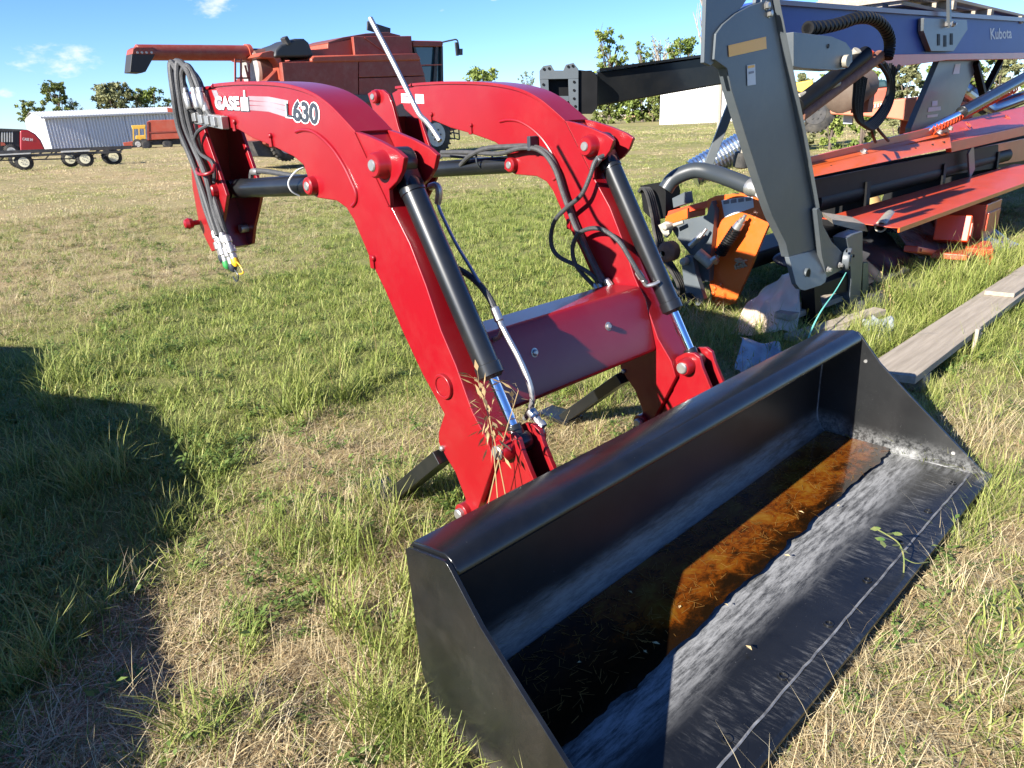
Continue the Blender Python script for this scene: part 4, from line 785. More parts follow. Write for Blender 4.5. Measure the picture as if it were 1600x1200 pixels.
for k in range(7):
    o = (k - 3) * 2.2; MB().tube([PY(u + o * s, v + o * .6, 2.15) for u, v, s in [(1384 + 6 * (k % 3), 100, 2.0), (1391, 122, .8), (1392, 145, .6), (1384, 168, .7), (1370, 188, .8), (1356, 198, 1.0), (1344, 190, .8), (1340, 170, .9), (1342, 145, 1.0), (1345, 118, 1.2)]], .013, 8, 5).build('hydraulic_hose', M_DARK, mow)
for (a, b) in (((1362, 200), (1368, 222)), ((1368, 196), (1388, 220))): MB().tube([PY(*a, 2.15), PY((a[0] + b[0]) / 2 - 1, (a[1] + b[1]) / 2, 2.17), PY(*b, 2.25)], .011, 8, 4).build('hydraulic_hose', M_DARK, mow)
a = PY(1312, 150, 2.4); b = PY(1350, 132, 2.4); MB().lathe(a, b - a, [(0, .10), (.02, .13), (.2, .14), (.22, .12), (.42, .12), (.45, .09)], 20).build('shaft_guard', mat('dusty_brown', (.10, .07, .05), .65, dust=.2, var=.2), mow)
MB().bar(PY(1352, 128, 2.42), PY(1346, 176, 2.42), .13, .10, (1, 0, 0)).build('guard_bracket', M_RUST, mow)
def duct(a, b, r, parent=None):
    a = np.array(a); b = np.array(b); ln = np.linalg.norm(b - a); n = int(ln / .028); pr = []
    for i in range(n): t = ln * i / n; pr += [(t, r), (t + ln / n * .5, r * .9)]
    return MB().lathe(a, b - a, pr, 24).build('flexible_duct', M_PIPE, parent or mow, smooth=0)
duct(PD(1082, 272, 6.0), PD(1250, 178, 6.2), .115)
duct(PY(1478, 126, 3.0), PY(1540, 170, 3.0), .13); duct(PY(1530, 178, 3.0), PY(1600, 152, 3.0), .10)
MB().bar(PD(1148, 150, 5.0), PD(1104, 264, 5.0), .055, .055).build('brace', M_SLATE, mow, bevel=.003)
# right hand carrier arm, prop and spring
c2 = poly('carrier_arm', [(1468, 94), (1524, 90), (1531, 92), (1483, 208), (1476, 214), (1424, 212), (1424, 200)], (0, .06, 0), M_SLATE, y=2.72)
for q in ([(1493, 100), (1501, 99), (1499, 115), (1489, 116)], [(1457, 158), (1465, 157), (1465, 165), (1456, 166)], [(1451, 168), (1470, 166), (1470, 172), (1450, 175)], [(1449, 180), (1466, 178), (1465, 182), (1449, 184)]): flat('warning_label', q, M_WHITE, c2, y=2.72)
MB().cyl(PY(1502, 176, 2.35), PY(1640, 100, 2.2), .06).build('ram_barrel', M_BLACK, mow, bevel=.005)
MB().cyl(PY(1437, 208, 2.42), PY(1506, 174, 2.35), .032).build('ram_rod', M_CHROME, mow)
MB().tube([PY(1452, 205, 2.4) + (PY(1585, 138, 2.3) - PY(1452, 205, 2.4)) * i / 240 + np.array([0, math.cos(i * .84), math.sin(i * .84)]) * .045 for i in range(241)], .009, 5, 1).build('return_spring', M_ORED, mow)
for a, b in (((1524, 98), (1536, 148)), ((1563, 96), (1535, 150))): MB().bar(PY(*a, 2.7), PY(*b, 2.7), .07, .05).build('brace', M_DARK, mow)
# curved rubber elbow, end plate and drive
ep = poly('end_plate', [(1105, 312), (1118, 306), (1178, 299), (1192, 311), (1204, 345), (1192, 372), (1170, 425), (1148, 475), (1128, 479), (1110, 476), (1108, 430)], (.03, 0, 0), M_ORANGE, x=4.62); ep['label'] = 'orange end plate of the mower with a black tension spring'
poly('end_rail', [(1040, 348), (1044, 330), (1110, 312), (1200, 296), (1202, 304), (1112, 322), (1074, 332), (1074, 342)], (.25, 0, 0), M_ORED, x=4.68)
poly('end_rail', [(1040, 352), (1040, 338), (1074, 325), (1074, 341)], (.03, 0, 0), M_ORANGE, x=4.6)
flat('warning_label', [(1127, 313), (1176, 306), (1178, 324), (1132, 340)], M_WHITE, ep, x=4.62)
for i in range(4): u = 1130 + i * 11.6; flat('label_print', [(u, 313.5 - i * 1.6), (u + 9, 312 - i * 1.6), (u + 9.4, 318 - i * 1.6), (u + .4, 319.5 - i * 1.6)], M_GREY, ep, x=4.62, lift=.006)
a = PX(1165, 336, 4.55); b = PX(1116, 410, 4.55); ax = (b - a) / np.linalg.norm(b - a); ln = np.linalg.norm(b - a); o1 = np.cross(ax, [1, 0, 0]); o1 /= np.linalg.norm(o1); o2 = np.cross(ax, o1)
MB().tube([a + ax * (ln * .28 + ln * .52 * i / 170) + (o1 * math.cos(i * .42) + o2 * math.sin(i * .42)) * .034 for i in range(171)], .0085, 6, 1).build('tension_spring', M_DARK, ep)
MB().lathe(a, ax, [(0, .012), (.03, .012), (.032, .022), (.06, .022), (.062, .03), (ln * .28, .034)], 14).build('spring_rod', M_ZINC, ep); MB().lathe(a + ax * ln * .3, ax, [(0, .012), (ln * .62, .012), (ln * .63, .026), (ln * .7, .026)], 12).build('spring_rod', M_ZINC, ep)
for u, v in ((1120, 322), (1119, 343), (1117, 388), (1127, 445), (1117, 450), (1115, 458)):
    c = PX(u, v, 4.618); MB().lathe(c, (-1, 0, 0), [(0, .016), (.012, .014), (.014, .008)], 6).build('bolt', M_ORANGE, ep)
gb = MB()
for k in range(26): c = PX(1157 + random.uniform(-8, 8), 411 + random.uniform(-8, 8), 4.61); gb.box(c, (.02, .018, .012), random.uniform(0, 3), random.uniform(0, 3))
gb.build('mud_clod', mat('dry_mud', (.36, .28, .17), .95), ep)
poly('gear_case', [(1046, 352), (1060, 346), (1104, 336), (1112, 314), (1117, 330), (1110, 400), (1108, 440), (1096, 440), (1080, 400), (1060, 375)], (.1, 0, 0), M_SLATE, x=4.56)
poly('drive_lever', [(1064, 408), (1071, 399), (1082, 402), (1088, 430), (1100, 468), (1092, 478), (1074, 474), (1068, 440)], (.05, 0, 0), M_SLATE, x=4.46)
for u, v, r, mt in ((1071, 408, .028, M_CAST), (1076, 468, .05, M_DARK), (1074, 467, .03, M_CAST), (1045, 393, .075, M_RUST), (1041, 395, .04, M_CAST), (1043, 355, .022, M_CAST)):
    c = PX(u, v, 4.45); MB().lathe(c, (1, 0, 0), [(-.045, r * .5), (-.04, r * .85), (-.03, r), (.04, r), (.05, r * .9)], 20).build('drive_pulley', mt, mow)
for a, b, r, mt in (((1078, 385), (1098, 365), .022, M_ZINC), ((1093, 372), (1104, 357), .011, M_ZINC), ((1090, 395), (1112, 414), .042, M_CAST), ((1104, 412), (1120, 402), .02, M_ZINC), ((1052, 352), (1068, 347), .014, M_CAST)):
    MB().cyl(PX(*a, 4.48), PX(*b, 4.5), r, n=14).build('linkage', mt, mow, bevel=.004)
poly('idler_arm', [(1028, 352), (1040, 346), (1050, 350), (1046, 365), (1040, 372), (1033, 362)], (.03, 0, 0), M_CAST, x=4.5)
for k in range(4):
    o = k * 3.2; MB().tube([PX(u + o, v, 4.6 + k * .03) for u, v in [(998, 300), (1004, 294), (1011, 305), (1018, 335), (1024, 370), (1034, 400), (1052, 430), (1060, 448), (1058, 462), (1048, 458), (1030, 430)]], .013, 6, 4).build('drive_belt', M_RUBBER, mow)
eb = [PD(u, v, s) for u, v, s in [(1040, 296, 4.9), (1050, 282, 4.9), (1066, 272, 4.88), (1088, 266, 4.85), (1112, 270, 4.8), (1140, 279, 4.7), (1175, 293, 4.6)]]
MB().tube(eb, .05, 14, 5).build('rubber_elbow', mat('dark_elbow', (.03, .036, .042), .38), mow)
a = PD(1172, 292, 4.6); b = PD(1200, 302, 4.5); MB().lathe(a, b - a, [(0, .053), (.02, .055), (.04, .05), (.05, .045), (.1, .045), (.13, .03)], 16).build('hose_fitting', M_ZINC, mow)
c = PD(1191, 302, 4.42); MB().lathe(c, ray(1191, 302) * -1, [(0, .04), (.012, .04), (.013, .022), (.03, .022)], 6).build('bolt', M_ZINC, mow)
for u, v, s, r, h in ((1158, 262, 5.2, .055, .1), (1160, 262, 5.2, .03, .2)): c = PD(u, v, s); MB().lathe(c, (-.1, -.1, 1), [(0, r * .7), (.01, r), (h * .6, r), (h, r * .9)], 16).build('grease_cap', M_CAST if r < .04 else M_RUBBER, mow)
poly('junction_block', [(1000, 290), (1035, 284), (1040, 300), (1040, 340), (1020, 345), (1005, 330)], (.2, 0, 0), M_DARK, x=4.75)
poly('junction_block', [(1050, 310), (1070, 300), (1072, 318), (1052, 325)], (.1, 0, 0), M_SLATE, x=4.7)
# header body: front rails, cover, dark inside
YH = 2.3
def X_(u): return 0
poly('front_rail', [(1262, 262, YH + .04), (1484, 209, YH + .04), (1487, 231, YH - .12), (1267, 277, YH - .12)], (0, .03, .02), M_ORANGE, y=YH)
poly('top_channel', [(1259, 247), (1484, 192), (1484, 209), (1262, 262)], (0, .02, 0), M_ORED, y=YH + .08)
MB().add([PY(1262, 262, YH), PY(1484, 209, YH), PY(1484, 209, YH + .09), PY(1262, 262, YH + .09)], [(0, 1, 2, 3)]).build('channel_floor', M_ORED, mow, smooth=0)
poly('deck_rail', [(1484, 192, YH + .26), (1700, 143, YH + .26), (1700, 178, YH), (1484, 224, YH)], (0, .05, -.02), M_ORED, y=YH + .02)
poly('deck_edge', [(1484, 222), (1700, 176), (1700, 188), (1487, 238)], (0, .05, 0), M_ORED, y=YH - .03)
for u, v in ((1513, 195), (1575, 184), (1630, 172)):
    c = PY(u, v, YH + .13); MB().ring(c, c + [0, -.006, .006], .03, .045, 18).build('slot_rim', M_ORED, mow)
for u, v in ((1297, 261), (1429, 233), (1456, 227), (1474, 223), (1350, 251)):
    c = PY(u, v, YH - .045 + (0)); MB().cyl(c + [0, .02, 0], c + [0, -.012, .006], .009, n=12).build('bolt_hole', M_DARK, mow)
for u, v in ((1349, 239), (1484, 202), (1467, 208)): c = PY(u, v, YH + .03); MB().lathe(c, (0, -.5, 1), [(0, .03), (.012, .03), (.013, .02), (.03, .02)], 6).build('bolt', M_ZINC, mow)
# inside: rear wall, rotor and hangers
poly('rear_wall', [(1262, 275), (1500, 232), (1700, 190), (1700, 250), (1500, 268), (1380, 290), (1300, 305), (1262, 318)], (0, .03, 0), M_DARK, y=2.62)
a = PY(1266, 316, 2.5); MB().lathe(a, (1, 0, 0), [(0, .05), (.01, .09), (5.6, .09), (5.62, .05)], 18).build('conditioner_roll', M_DARK, mow)
for k in range(0):
    x = a[0] + .12 + k * .15; an = k * 1.1
    MB().bar((x, a[1], a[2]), (x, a[1] + math.cos(an) * .16, a[2] + math.sin(an) * .16), .03, .02, (1, 0, 0)).build('tine', M_DARK, mow)
for u, v in ((1516, 238),): MB().bar(PY(u, v - 6, 2.34), PY(u + 2, v + 34, 2.34), .16, .02, (0, 1, 0)).build('hanger_strap', M_SLATE if u == 1516 else M_DARK, mow, bevel=.003)
poly('skirt_panel', [(1266, 282), (1490, 238), (1560, 226), (1560, 262), (1470, 276), (1380, 288), (1268, 312)], (0, .02, 0), M_DARK, y=2.42)
poly('inner_panel', [(1525, 232), (1700, 196), (1700, 235), (1530, 262)], (0, .02, 0), M_ORED, y=2.45)
# hinged cover shelf
sA = PY(1290, 341, 2.3); sB = PY(1404, 356, 1.75)
xe_ = 11.0
zf, zb = sB[2], sA[2]
cv = MB().prism([(5.43, 1.75, zf), (5.40, 1.80, zf + .004), (5.47, 2.32, zb + .004), (xe_, 2.32, zb), (xe_, 1.75, zf)], (0, 0, -.006)).build('hinged_cover', M_ORED, mow, bevel=.002); cv['label'] = 'long orange red hinged cover shelf along the mower front'
MB().box(((5.43 + xe_) / 2, 1.752, zf - .018), (xe_ - 5.43, .012, .034)).build('cover_edge', M_ORANGE, cv)
MB().ring(PY(1376, 354, 1.9), PY(1376, 354, 1.9) + [.6, .15, 0], .03, .042, 16).build('support_tube', M_CAST, mow)
MB().prism([PY(u, v, 1.98) for u, v in [(1300, 343), (1352, 350), (1356, 362), (1340, 360), (1302, 350)]], (.3, .2, 0)).build('wood_packing', M_WOOD, mow)
# stand below the carrier arm
sd = poly('parking_stand', [(1323, 372), (1333, 366), (1348, 361), (1348, 410), (1344, 470), (1340, 520), (1306, 520), (1316, 500), (1326, 488), (1330, 440), (1328, 400)], (.02, .10, 0), M_SLATE, y=1.84)
poly('stand_foot', [(1272, 448), (1328, 428), (1330, 455), (1282, 462), (1290, 500), (1330, 490), (1330, 520), (1276, 520)], (.02, .1, 0), M_DARK, y=1.86)
c = PY(1326, 405, 1.83); MB().lathe(c, (.25, -1, 0), [(-.03, .07), (.0, .074), (.012, .07), (.014, .03), (.018, .028)], 28).build('index_disc', M_SLATE, sd, bevel=.002)
for u, v in ((1333, 400), (1326, 418), (1322, 392)): q = PY(u, v, 1.815); MB().cyl(q, q + [.004, -.006, 0], .01, n=10).build('bolt', M_DARK, sd)
poly('stand_bracket', [(1276, 327), (1279, 325), (1284, 332), (1286, 352), (1300, 378), (1318, 396), (1322, 418), (1292, 434), (1284, 400)], (.01, .04, 0), M_SLATE, y=1.855)
for u, v in ((1293, 421), (1311, 414)): q = PY(u, v, 1.85); MB().lathe(q, (0, -1, 0), [(0, .02), (.01, .02), (.011, .013), (.026, .013)], 6).build('bolt', M_ZINC, sd)
poly('stand_strip', [(1349, 411), (1357, 410), (1358, 512), (1346, 512)], (.01, .03, 0), mat('olive_strip', (.16, .15, .07), .7, var=.2), y=1.84)
MB().tube([PY(1322, 426, 1.80), PY(1305, 455, 1.76), PY(1283, 486, 1.72), PY(1268, 515, 1.70), PY(1263, 530, 1.69)], .003, 6, 5, .006).build('twine', mat('teal_twine', (.12, .42, .36), .7), mow)
for x in (6.5, 8.5, 10.5):   # skid shoes the header rests on
    MB().prism([(x, 2.35, .0), (x, 2.95, .0), (x, 3.0, .1), (x, 2.9, .75), (x, 2.4, .75)], (.08, 0, 0)).build('skid_shoe', M_DARK, mow)
MB().box((7.9, 2.75, .3), (6.5, .35, .12)).build('cutter_bar', M_DARK, mow, bevel=.02)
# ------------------------------------------------------------------ clutter under and beside the mower
def sheet(name, corners, nu, nv, amp, freq, m, seed, label, cat, group=None, zmin=.01, sag=None):
    A, B, C_, D_ = [np.array(c, float) for c in corners]; vs = []
    for i in range(nu + 1):
        for j in range(nv + 1):
            s = i / nu; t = j / nv; p = A * (1 - s) * (1 - t) + B * s * (1 - t) + C_ * s * t + D_ * (1 - s) * t
            n1 = fbm(np.array([p[0] * freq + s * 3]), np.array([p[1] * freq + t * 3]), seed, 5)[0] - .5; r1 = abs(fbm(np.array([s * 7.]), np.array([t * 7.]), seed + 9, 4)[0] - .5)
            q = p + np.array([n1 * amp * .8, (fbm(np.array([t * 6.]), np.array([s * 6.]), seed + 5, 4)[0] - .5) * amp * .8, (n1 * 1.2 - r1 * 1.6) * amp]); q[2] = max(zmin, q[2]); vs.append(q)
    o = MB().add(vs, [(i * (nv + 1) + j, (i + 1) * (nv + 1) + j, (i + 1) * (nv + 1) + j + 1, i * (nv + 1) + j + 1) for i in range(nu) for j in range(nv)]).build(name, m, smooth=28)
    ss_ = o.modifiers.new('folds', 'SUBSURF'); ss_.levels = 2; ss_.render_levels = 2
    sd_ = o.modifiers.new('thickness', 'SOLIDIFY'); sd_.thickness = .003
    return tag(o, label, cat, group)
M_CARD = mat('tan_wrap', (.55, .40, .27), .45, coat=.15, col2=(.68, .56, .44), vscale=4)
M_BPL = mat('black_plastic_sheet', (.03, .03, .033), .28, col2=(.08, .08, .085), vscale=5)
M_CPL = mat('cloudy_plastic', (.40, .43, .46), .25, col2=(.16, .18, .22), vscale=5)
sheet('wrapping_sheet', [PZ(1130, 520, .03), PZ(1245, 520, .03), PY(1252, 412, 2.05), PY(1190, 448, 2.35)], 9, 7, .12, 3.0, M_CARD, 5, 'crumpled tan wrapping sheet below the orange end plate', 'sheet')
sheet('plastic_sheet', [PZ(1148, 585, .02), PZ(1225, 590, .02), PZ(1245, 545, .05), PY(1160, 522, 1.95)], 8, 6, .11, 5, M_CPL, 8, 'cloudy bluish plastic sheet in the grass behind the bucket', 'sheet')
sheet('plastic_sheet', [(4.95, 1.66, .02), (6.6, 1.62, .02), (6.9, 2.5, .42), (5.1, 2.5, .34)], 16, 10, .2, 3, M_BPL, 12, 'black plastic sheeting heaped under the mower cover', 'sheet')
sheet('plastic_sheet', [(6.5, 1.55, .04), (8.3, 1.55, .05), (8.5, 2.4, .46), (6.6, 2.4, .42)], 14, 9, .16, 3, mat('clear_wrap', (.10, .07, .07), .2, col2=(.3, .26, .26), vscale=6), 17, 'clear plastic wrap draped over boxed orange parts', 'sheet')
sheet('plastic_sheet', [PZ(1350, 530, .02), PZ(1395, 530, .02), PZ(1400, 490, .14), PZ(1352, 490, .12)], 7, 6, .1, 6, M_CPL, 23, 'cloudy grey plastic scrap at the foot of the mower stand', 'sheet')
for k, (c, sz, rz, ry, lb) in enumerate((((7.15, 1.86, .30), (.42, .26, .22), .2, .25, 'bright orange metal box with scribbled chalk mark in plastic wrap'), ((6.8, 1.74, .16), (.6, .26, .05), .15, .1, 'flat orange steel panel leaning under the boxed parts'), ((8.0, 1.98, .30), (.9, .4, .32), .1, .05, 'large orange red metal housing wrapped in plastic'), ((6.3, 1.84, .25), (.8, .1, .05), .1, .2, 'narrow orange steel bar lying on black plastic'), ((7.2, 1.66, .12), (.4, .2, .14), .3, .0, 'small orange red shield standing at the plank'))):
    o = thing('machine_part', lb, 'machine part', (c[0], c[1], 0), 'orange parts under the mower cover')
    MB().box(c, sz, rz, 0, ry).build('panel', M_ORED if k != 0 else mat('bright_orange', (.75, .06, .005), .4, coat=.2), o, bevel=.01)
    MB().box((c[0], c[1] - sz[1] * .52, c[2]), (sz[0] * .8, .02, sz[2] * .5), rz, 0, ry).build('flange', M_ORED, o, bevel=.004)
for k, (a, b, wd, lb) in enumerate((((4.05, 1.62, .05), (4.75, 1.75, .06), .10, 'short weathered board lying across the grass behind the bucket'), ((4.1, 1.85, .05), (4.9, 1.62, .09), .09, 'crooked weathered board crossing another behind the bucket'), ((4.3, 2.0, .12), (5.0, 1.95, .12), .12, 'pale weathered block beneath the mower stand'))):
    tag(MB().bar(a, b, wd, .04).build('wood_board', M_WOOD, bevel=.004), lb, 'board')
tk = thing('timber_skid', 'long weathered grey timber plank on low blocks beside the mower', 'plank', (5, 1.15, 0))
zt_ = .125; y0 = PZ(1500, 532, zt_)[1]
MB().prism([(3.66, 1.00, zt_), (3.60, 1.24, zt_), (7.2, 1.235, zt_), (7.2, 1.02, zt_)], (0, 0, -.042)).build('plank', M_WOOD, tk, bevel=.004)
MB().prism([(5.6, 1.03, zt_ + .001), (5.58, 1.2, zt_ + .001), (9.5, 1.17, zt_ + .001), (9.5, 1.0, zt_ + .001)], (0, 0, .03)).build('plank', M_WOOD, tk, bevel=.004)
MB().box((5.4, 1.19, .045), (3.4, .05, .075)).build('runner', M_WOOD, tk, bevel=.004)
for x in (3.85, 4.75, 5.9, 6.9): MB().box((x, 1.10, .04), (.11, .2, .082), random.uniform(-.1, .1)).build('block', M_WOOD, tk, bevel=.004)
MB().box((4.62, .985, .075), (.05, .02, .15)).build('stake', M_WOOD, tk, bevel=.003)
pl = thing('wooden_crate', 'wooden slatted crate resting on top of the mower beam', 'crate', PY(1500, 12, 2.9))
zc = PY(1450, 22, 2.65)[2] + .03
for k in range(5): MB().box((9.6, 2.70 + k * .16, zc + .02), (4.4, .11, .03)).build('slat', M_WOOD, pl, bevel=.003)
for k in range(4): MB().box((7.4 + k * 1.3, 3.0, zc + .075), (.1, .8, .08)).build('bearer', M_WOOD, pl, bevel=.003)
for k in range(5): MB().box((9.6, 2.70 + k * .16, zc + .135), (4.4, .12, .03)).build('slat', mat('pale_wood%d' % k, (.5, .42, .3), .8, var=.25, vscale=3, stretch=(.3, 5, 5)), pl, bevel=.003)
# ------------------------------------------------------------------ background machines, sheds, trees
class Q:
    """upright plane square to the view heading of a pixel, at a given ground distance; extrudes away from us"""
    def __init__(s, u, v=None, dist=None, head=None):
        h = ray(u, 190) if head is None else np.array(head, float); h[2] = 0; s.h = h / np.linalg.norm(h)
        if v is not None: s.d = float(np.dot(PZ(u, v), s.h))
        else: s.d = dist
        s.r = np.array([s.h[1], -s.h[0], 0])
    def __call__(s, u, v, dep=0.0):
        d = ray(u, v); return CP + d * ((s.d + dep) / np.dot(d, s.h))
    def E(s, dep): return s.h * dep
    def poly(s, name, pts, dep0, dep1, m, parent, bevel=.0): return MB().prism([s(u, v, dep0) for u, v in pts], s.E(dep1 - dep0)).build(name, m, parent, bevel=bevel)
M_CRED = mat('faded_red', (.22, .034, .02), .5, var=.12, vscale=.8, dust=.22)
M_CORG = mat('faded_orange_red', (.34, .06, .03), .5, var=.1, vscale=.8, dust=.2)
M_GLASS = mat('cab_glass', (.02, .05, .06), .04, spec=.8)
M_TYRE = mat('tyre', (.02, .02, .021), .85, var=.3, vscale=6, dust=.3)
M_RIM = mat('pale_rim', (.45, .45, .43), .5, var=.15)
M_CREAM = mat('cream_rim', (.75, .70, .50), .6, var=.1)
M_ROPE = mat('dark_frame', (.025, .025, .028), .5, dust=.2)
def wheel(q, u, v, rad, wid, dep, parent, rim=M_RIM, rimf=.55):
    c = q(u, v, dep); c[2] = max(c[2], rad * .98); n = 40
    t = MB().lathe(c, q.h, [(0, rad * rimf), (.0, rad * .82), (wid * .12, rad * .97), (wid * .3, rad), (wid * .7, rad), (wid * .88, rad * .97), (wid, rad * .8), (wid, rad * rimf)], n)
    t = t.build('wheel', M_TYRE, parent)
    m = MB()
    for k in range(26):
        a = 2 * math.pi * k / 26; d = np.cross(q.h, [0, 0, 1]); e = d * math.cos(a) + np.array([0, 0, 1]) * math.sin(a)
        m.bar(c + e * rad + q.h * wid * .05, c + e * rad * 1.0 + q.h * wid * .55 + np.cross(e, q.h) * rad * .1, rad * .09, rad * .08, e)
    m.build('tread', M_TYRE, t)
    r = MB().lathe(c - q.h * .01, q.h, [(0, rad * rimf * 1.02), (.02, rad * rimf * .92), (wid * .10, rad * rimf * .82), (wid * .08, rad * .2), (wid * .02, rad * .18), (wid * .02, rad * .05)], 28).build('rim', rim, t)
    for k in range(6):
        a = k * math.pi / 3; d = np.cross(q.h, [0, 0, 1]); e = d * math.cos(a) + np.array([0, 0, 1]) * math.sin(a)
        MB().cyl(c + e * rad * .26 - q.h * .03, c + e * rad * .26 + q.h * wid * .1, rad * .045, n=6).build('lug_nut', M_ROPE, t)
    return t
# ---- combine harvester
qc = Q(560, dist=23.0, head=(-.02, 1, 0))
base = qc(560, 246); base[2] = 0
cb = thing('combine_harvester', 'faded red combine harvester with its unloading auger swung rearward', 'combine harvester', base)
a0 = qc(212, 82, 1.2); a1 = qc(392, 83, 1.2); MB().lathe(a0, a1 - a0, [(0, .16), (.05, .22), (np.linalg.norm(a1 - a0), .235)], 20).build('auger_tube', M_CRED, cb)
sp = qc.poly('spout', [(206, 84), (243, 84), (240, 90), (228, 112), (222, 114), (203, 113)], .95, 1.45, mat('black_rubber_spout', (.018, .018, .02), .6), cb, .02)
qc.poly('spout_cap', [(208, 76), (213, 73), (240, 73), (244, 85), (206, 85)], .94, 1.46, M_CRED, cb, .03)
for u in (215, 222, 229, 237): c = qc(u, 82, .93); MB().cyl(c, c + qc.E(.02), .035, n=8).build('rivet', M_RIM, sp)
MB().ring(qc(385, 84, 1.2), qc(391, 84, 1.2), .2, .29).build('auger_collar', M_CORG, cb)
ld = MB()
for u in (367.5, 376.5): ld.bar(qc(u, 92, .3), qc(u, 250, .3), .05, .05)
for v in (93, 122, 140, 158, 176, 194): ld.bar(qc(367, v, .3), qc(377, v, .3), .04, .04)
ld.build('ladder', M_CRED, cb)
rl = MB(); rl.bar(qc(383, 102, .3), qc(388, 122, .3), .05, .05); rl.bar(qc(377, 122, .3), qc(391, 122, .3), .05, .05); rl.bar(qc(389, 100, .3), qc(390, 170, .3), .05, .05); rl.build('hand_rail', M_CRED, cb)
# rotary screen housing at the rear: a big drum
c0 = qc(397, 110, 1.0) + qc.E(.25); rv = qc.r
MB().lathe(c0, rv, [(0, .05), (0, .62), (.06, .68), (.95, .70), (.97, .6)], 36).build('screen_drum', mat('dull_brown_paint', (.14, .06, .04), .55, var=.2), cb)
M_PEEL = mat('peeling_white', (.42, .41, .38), .7, col2=(.15, .14, .13), vscale=3.5, detail=10)
MB().lathe(c0 - rv * .02, rv, [(0, .0), (0, .60), (.03, .62)], 36).build('drum_screen', M_PEEL, cb)
qc.poly('drum_shroud', [(404, 88), (410, 82), (424, 79), (437, 84), (441, 100), (445, 140), (440, 140), (434, 100), (428, 91), (410, 90)], .2, 2.2, M_CORG, cb, .02)
qc.poly('rear_body', [(408, 135), (445, 96), (480, 92), (480, 240), (455, 246), (415, 225), (404, 180)], .3, 2.9, M_CRED, cb, .03)
# side body with panels
qc.poly('side_panel', [(440, 97), (560, 94), (560, 150), (446, 150)], .0, 2.9, M_CRED, cb, .03)
qc.poly('side_panel', [(561, 94), (655, 91), (664, 118), (561, 121)], .0, 2.9, M_CRED, cb, .02)
qc.poly('side_panel', [(561, 122), (664, 119), (670, 152), (561, 152)], .02, 2.9, M_CRED, cb, .02)
qc.poly('lower_panel', [(446, 151), (670, 153), (672, 190), (640, 215), (560, 222), (470, 220)], .04, 2.9, M_CRED, cb, .02)
qc.poly('trim_stripe', [(545, 148), (672, 148), (672, 160), (545, 160)], -.03, .0, mat('dark_stripe', (.05, .055, .06), .4), cb)
qc.poly('shoulder', [(486, 92), (490, 87), (652, 83), (657, 88), (658, 95), (488, 98)], -.05, 2.95, M_CORG, cb, .06)
qc.poly('engine_deck', [(486, 89), (484, 78), (512, 75), (512, 68), (552, 60), (556, 60), (556, 89)], .5, 2.6, M_CORG, cb, .03)
qc.poly('grain_tank', [(552, 57), (643, 56), (645, 86), (555, 89)], .35, 2.7, M_CRED, cb, .02)
qc.poly('tank_rim', [(512, 66), (536, 58), (572, 52), (606, 50), (626, 55), (626, 58), (552, 59), (514, 69)], .5, 2.5, mat('dull_roof', (.16, .05, .04), .6), cb, .02)
MB().bar(qc(574, 40, 1.2), qc(609, 51, 1.2), .3, .08, qc.h).build('auger_cap', M_ROPE, cb)
MB().bar(qc(570, 59, .33), qc(604, 83, .33), .03, .02, qc.h).build('stay', M_CORG, cb)
# black tank with dome on the rear deck
bt = MB().prism([qc(u, v, .1) for u, v in [(429, 90), (431, 78), (440, 69), (452, 65), (462, 60), (476, 60), (483, 66), (492, 89)]], qc.E(1.4)).build('fuel_tank', mat('black_plastic_tank', (.03, .032, .035), .5), cb, .08)
MB().bar(qc(443, 58, .2), qc(450, 70, .2), .16, .3, qc.h).build('exhaust_stub', M_ROPE, cb, .03)
# cab
qc.poly('cab_roof', [(644, 63), (691, 64), (693, 67), (692, 73), (646, 73)], .5, 2.6, M_CRED, cb, .04)
gl = qc.poly('cab_window', [(649, 73), (690, 73), (688, 132), (664, 132)], .65, 2.4, M_GLASS, cb)
for p in ([(681, 73), (685, 73), (682, 130), (677, 130)], [(689, 72), (692, 72), (693, 132), (689, 132)], [(646, 73), (649, 73), (666, 132), (660, 132)]): qc.poly('cab_pillar', p, .55, .72, M_ROPE, cb)
MB().bar(qc(656, 102, .4), qc(690, 101, .4), .04, .04).build('grab_rail', M_CORG, cb)
MB().tube([qc(691, 66, .5), qc(705, 63, .3), qc(713, 62, .2), qc(716, 68, .2), qc(718, 86, .2)], .03, 6, 4).build('mirror_arm', M_ROPE, cb)
qc.poly('mirror', [(718, 76), (723, 76), (723, 86), (718, 86)], .15, .22, M_ROPE, cb); qc.poly('mirror', [(712, 66), (715, 66), (717, 87), (714, 87)], .15, .22, M_ROPE, cb)
wheel(qc, 682, 212, .80, .62, .1, cb); wheel(qc, 682, 212, .80, .62, 2.1, cb); wheel(qc, 448, 226, .52, .4, .3, cb); wheel(qc, 448, 226, .52, .4, 2.2, cb)
qc.poly('cab_platform', [(660, 132), (706, 134), (712, 150), (700, 185), (660, 185)], .4, 2.6, M_CRED, cb)
qc.poly('feeder_house', [(690, 186), (712, 180), (724, 186), (716, 202), (700, 206)], .9, 2.1, M_CRED, cb)
st = MB()
for v in (198, 207, 216): st.bar(qc(706, v, .5), qc(717, v + 2, .5), .05, .05)
st.bar(qc(706, 190, .5), qc(711, 218, .5), .04, .04); st.bar(qc(716, 190, .5), qc(718, 218, .5), .04, .04); st.build('cab_steps', M_ROPE, cb)
qc.poly('straw_chopper', [(394, 222), (438, 215), (452, 232), (440, 246), (404, 244)], .5, 2.4, M_ROPE, cb)
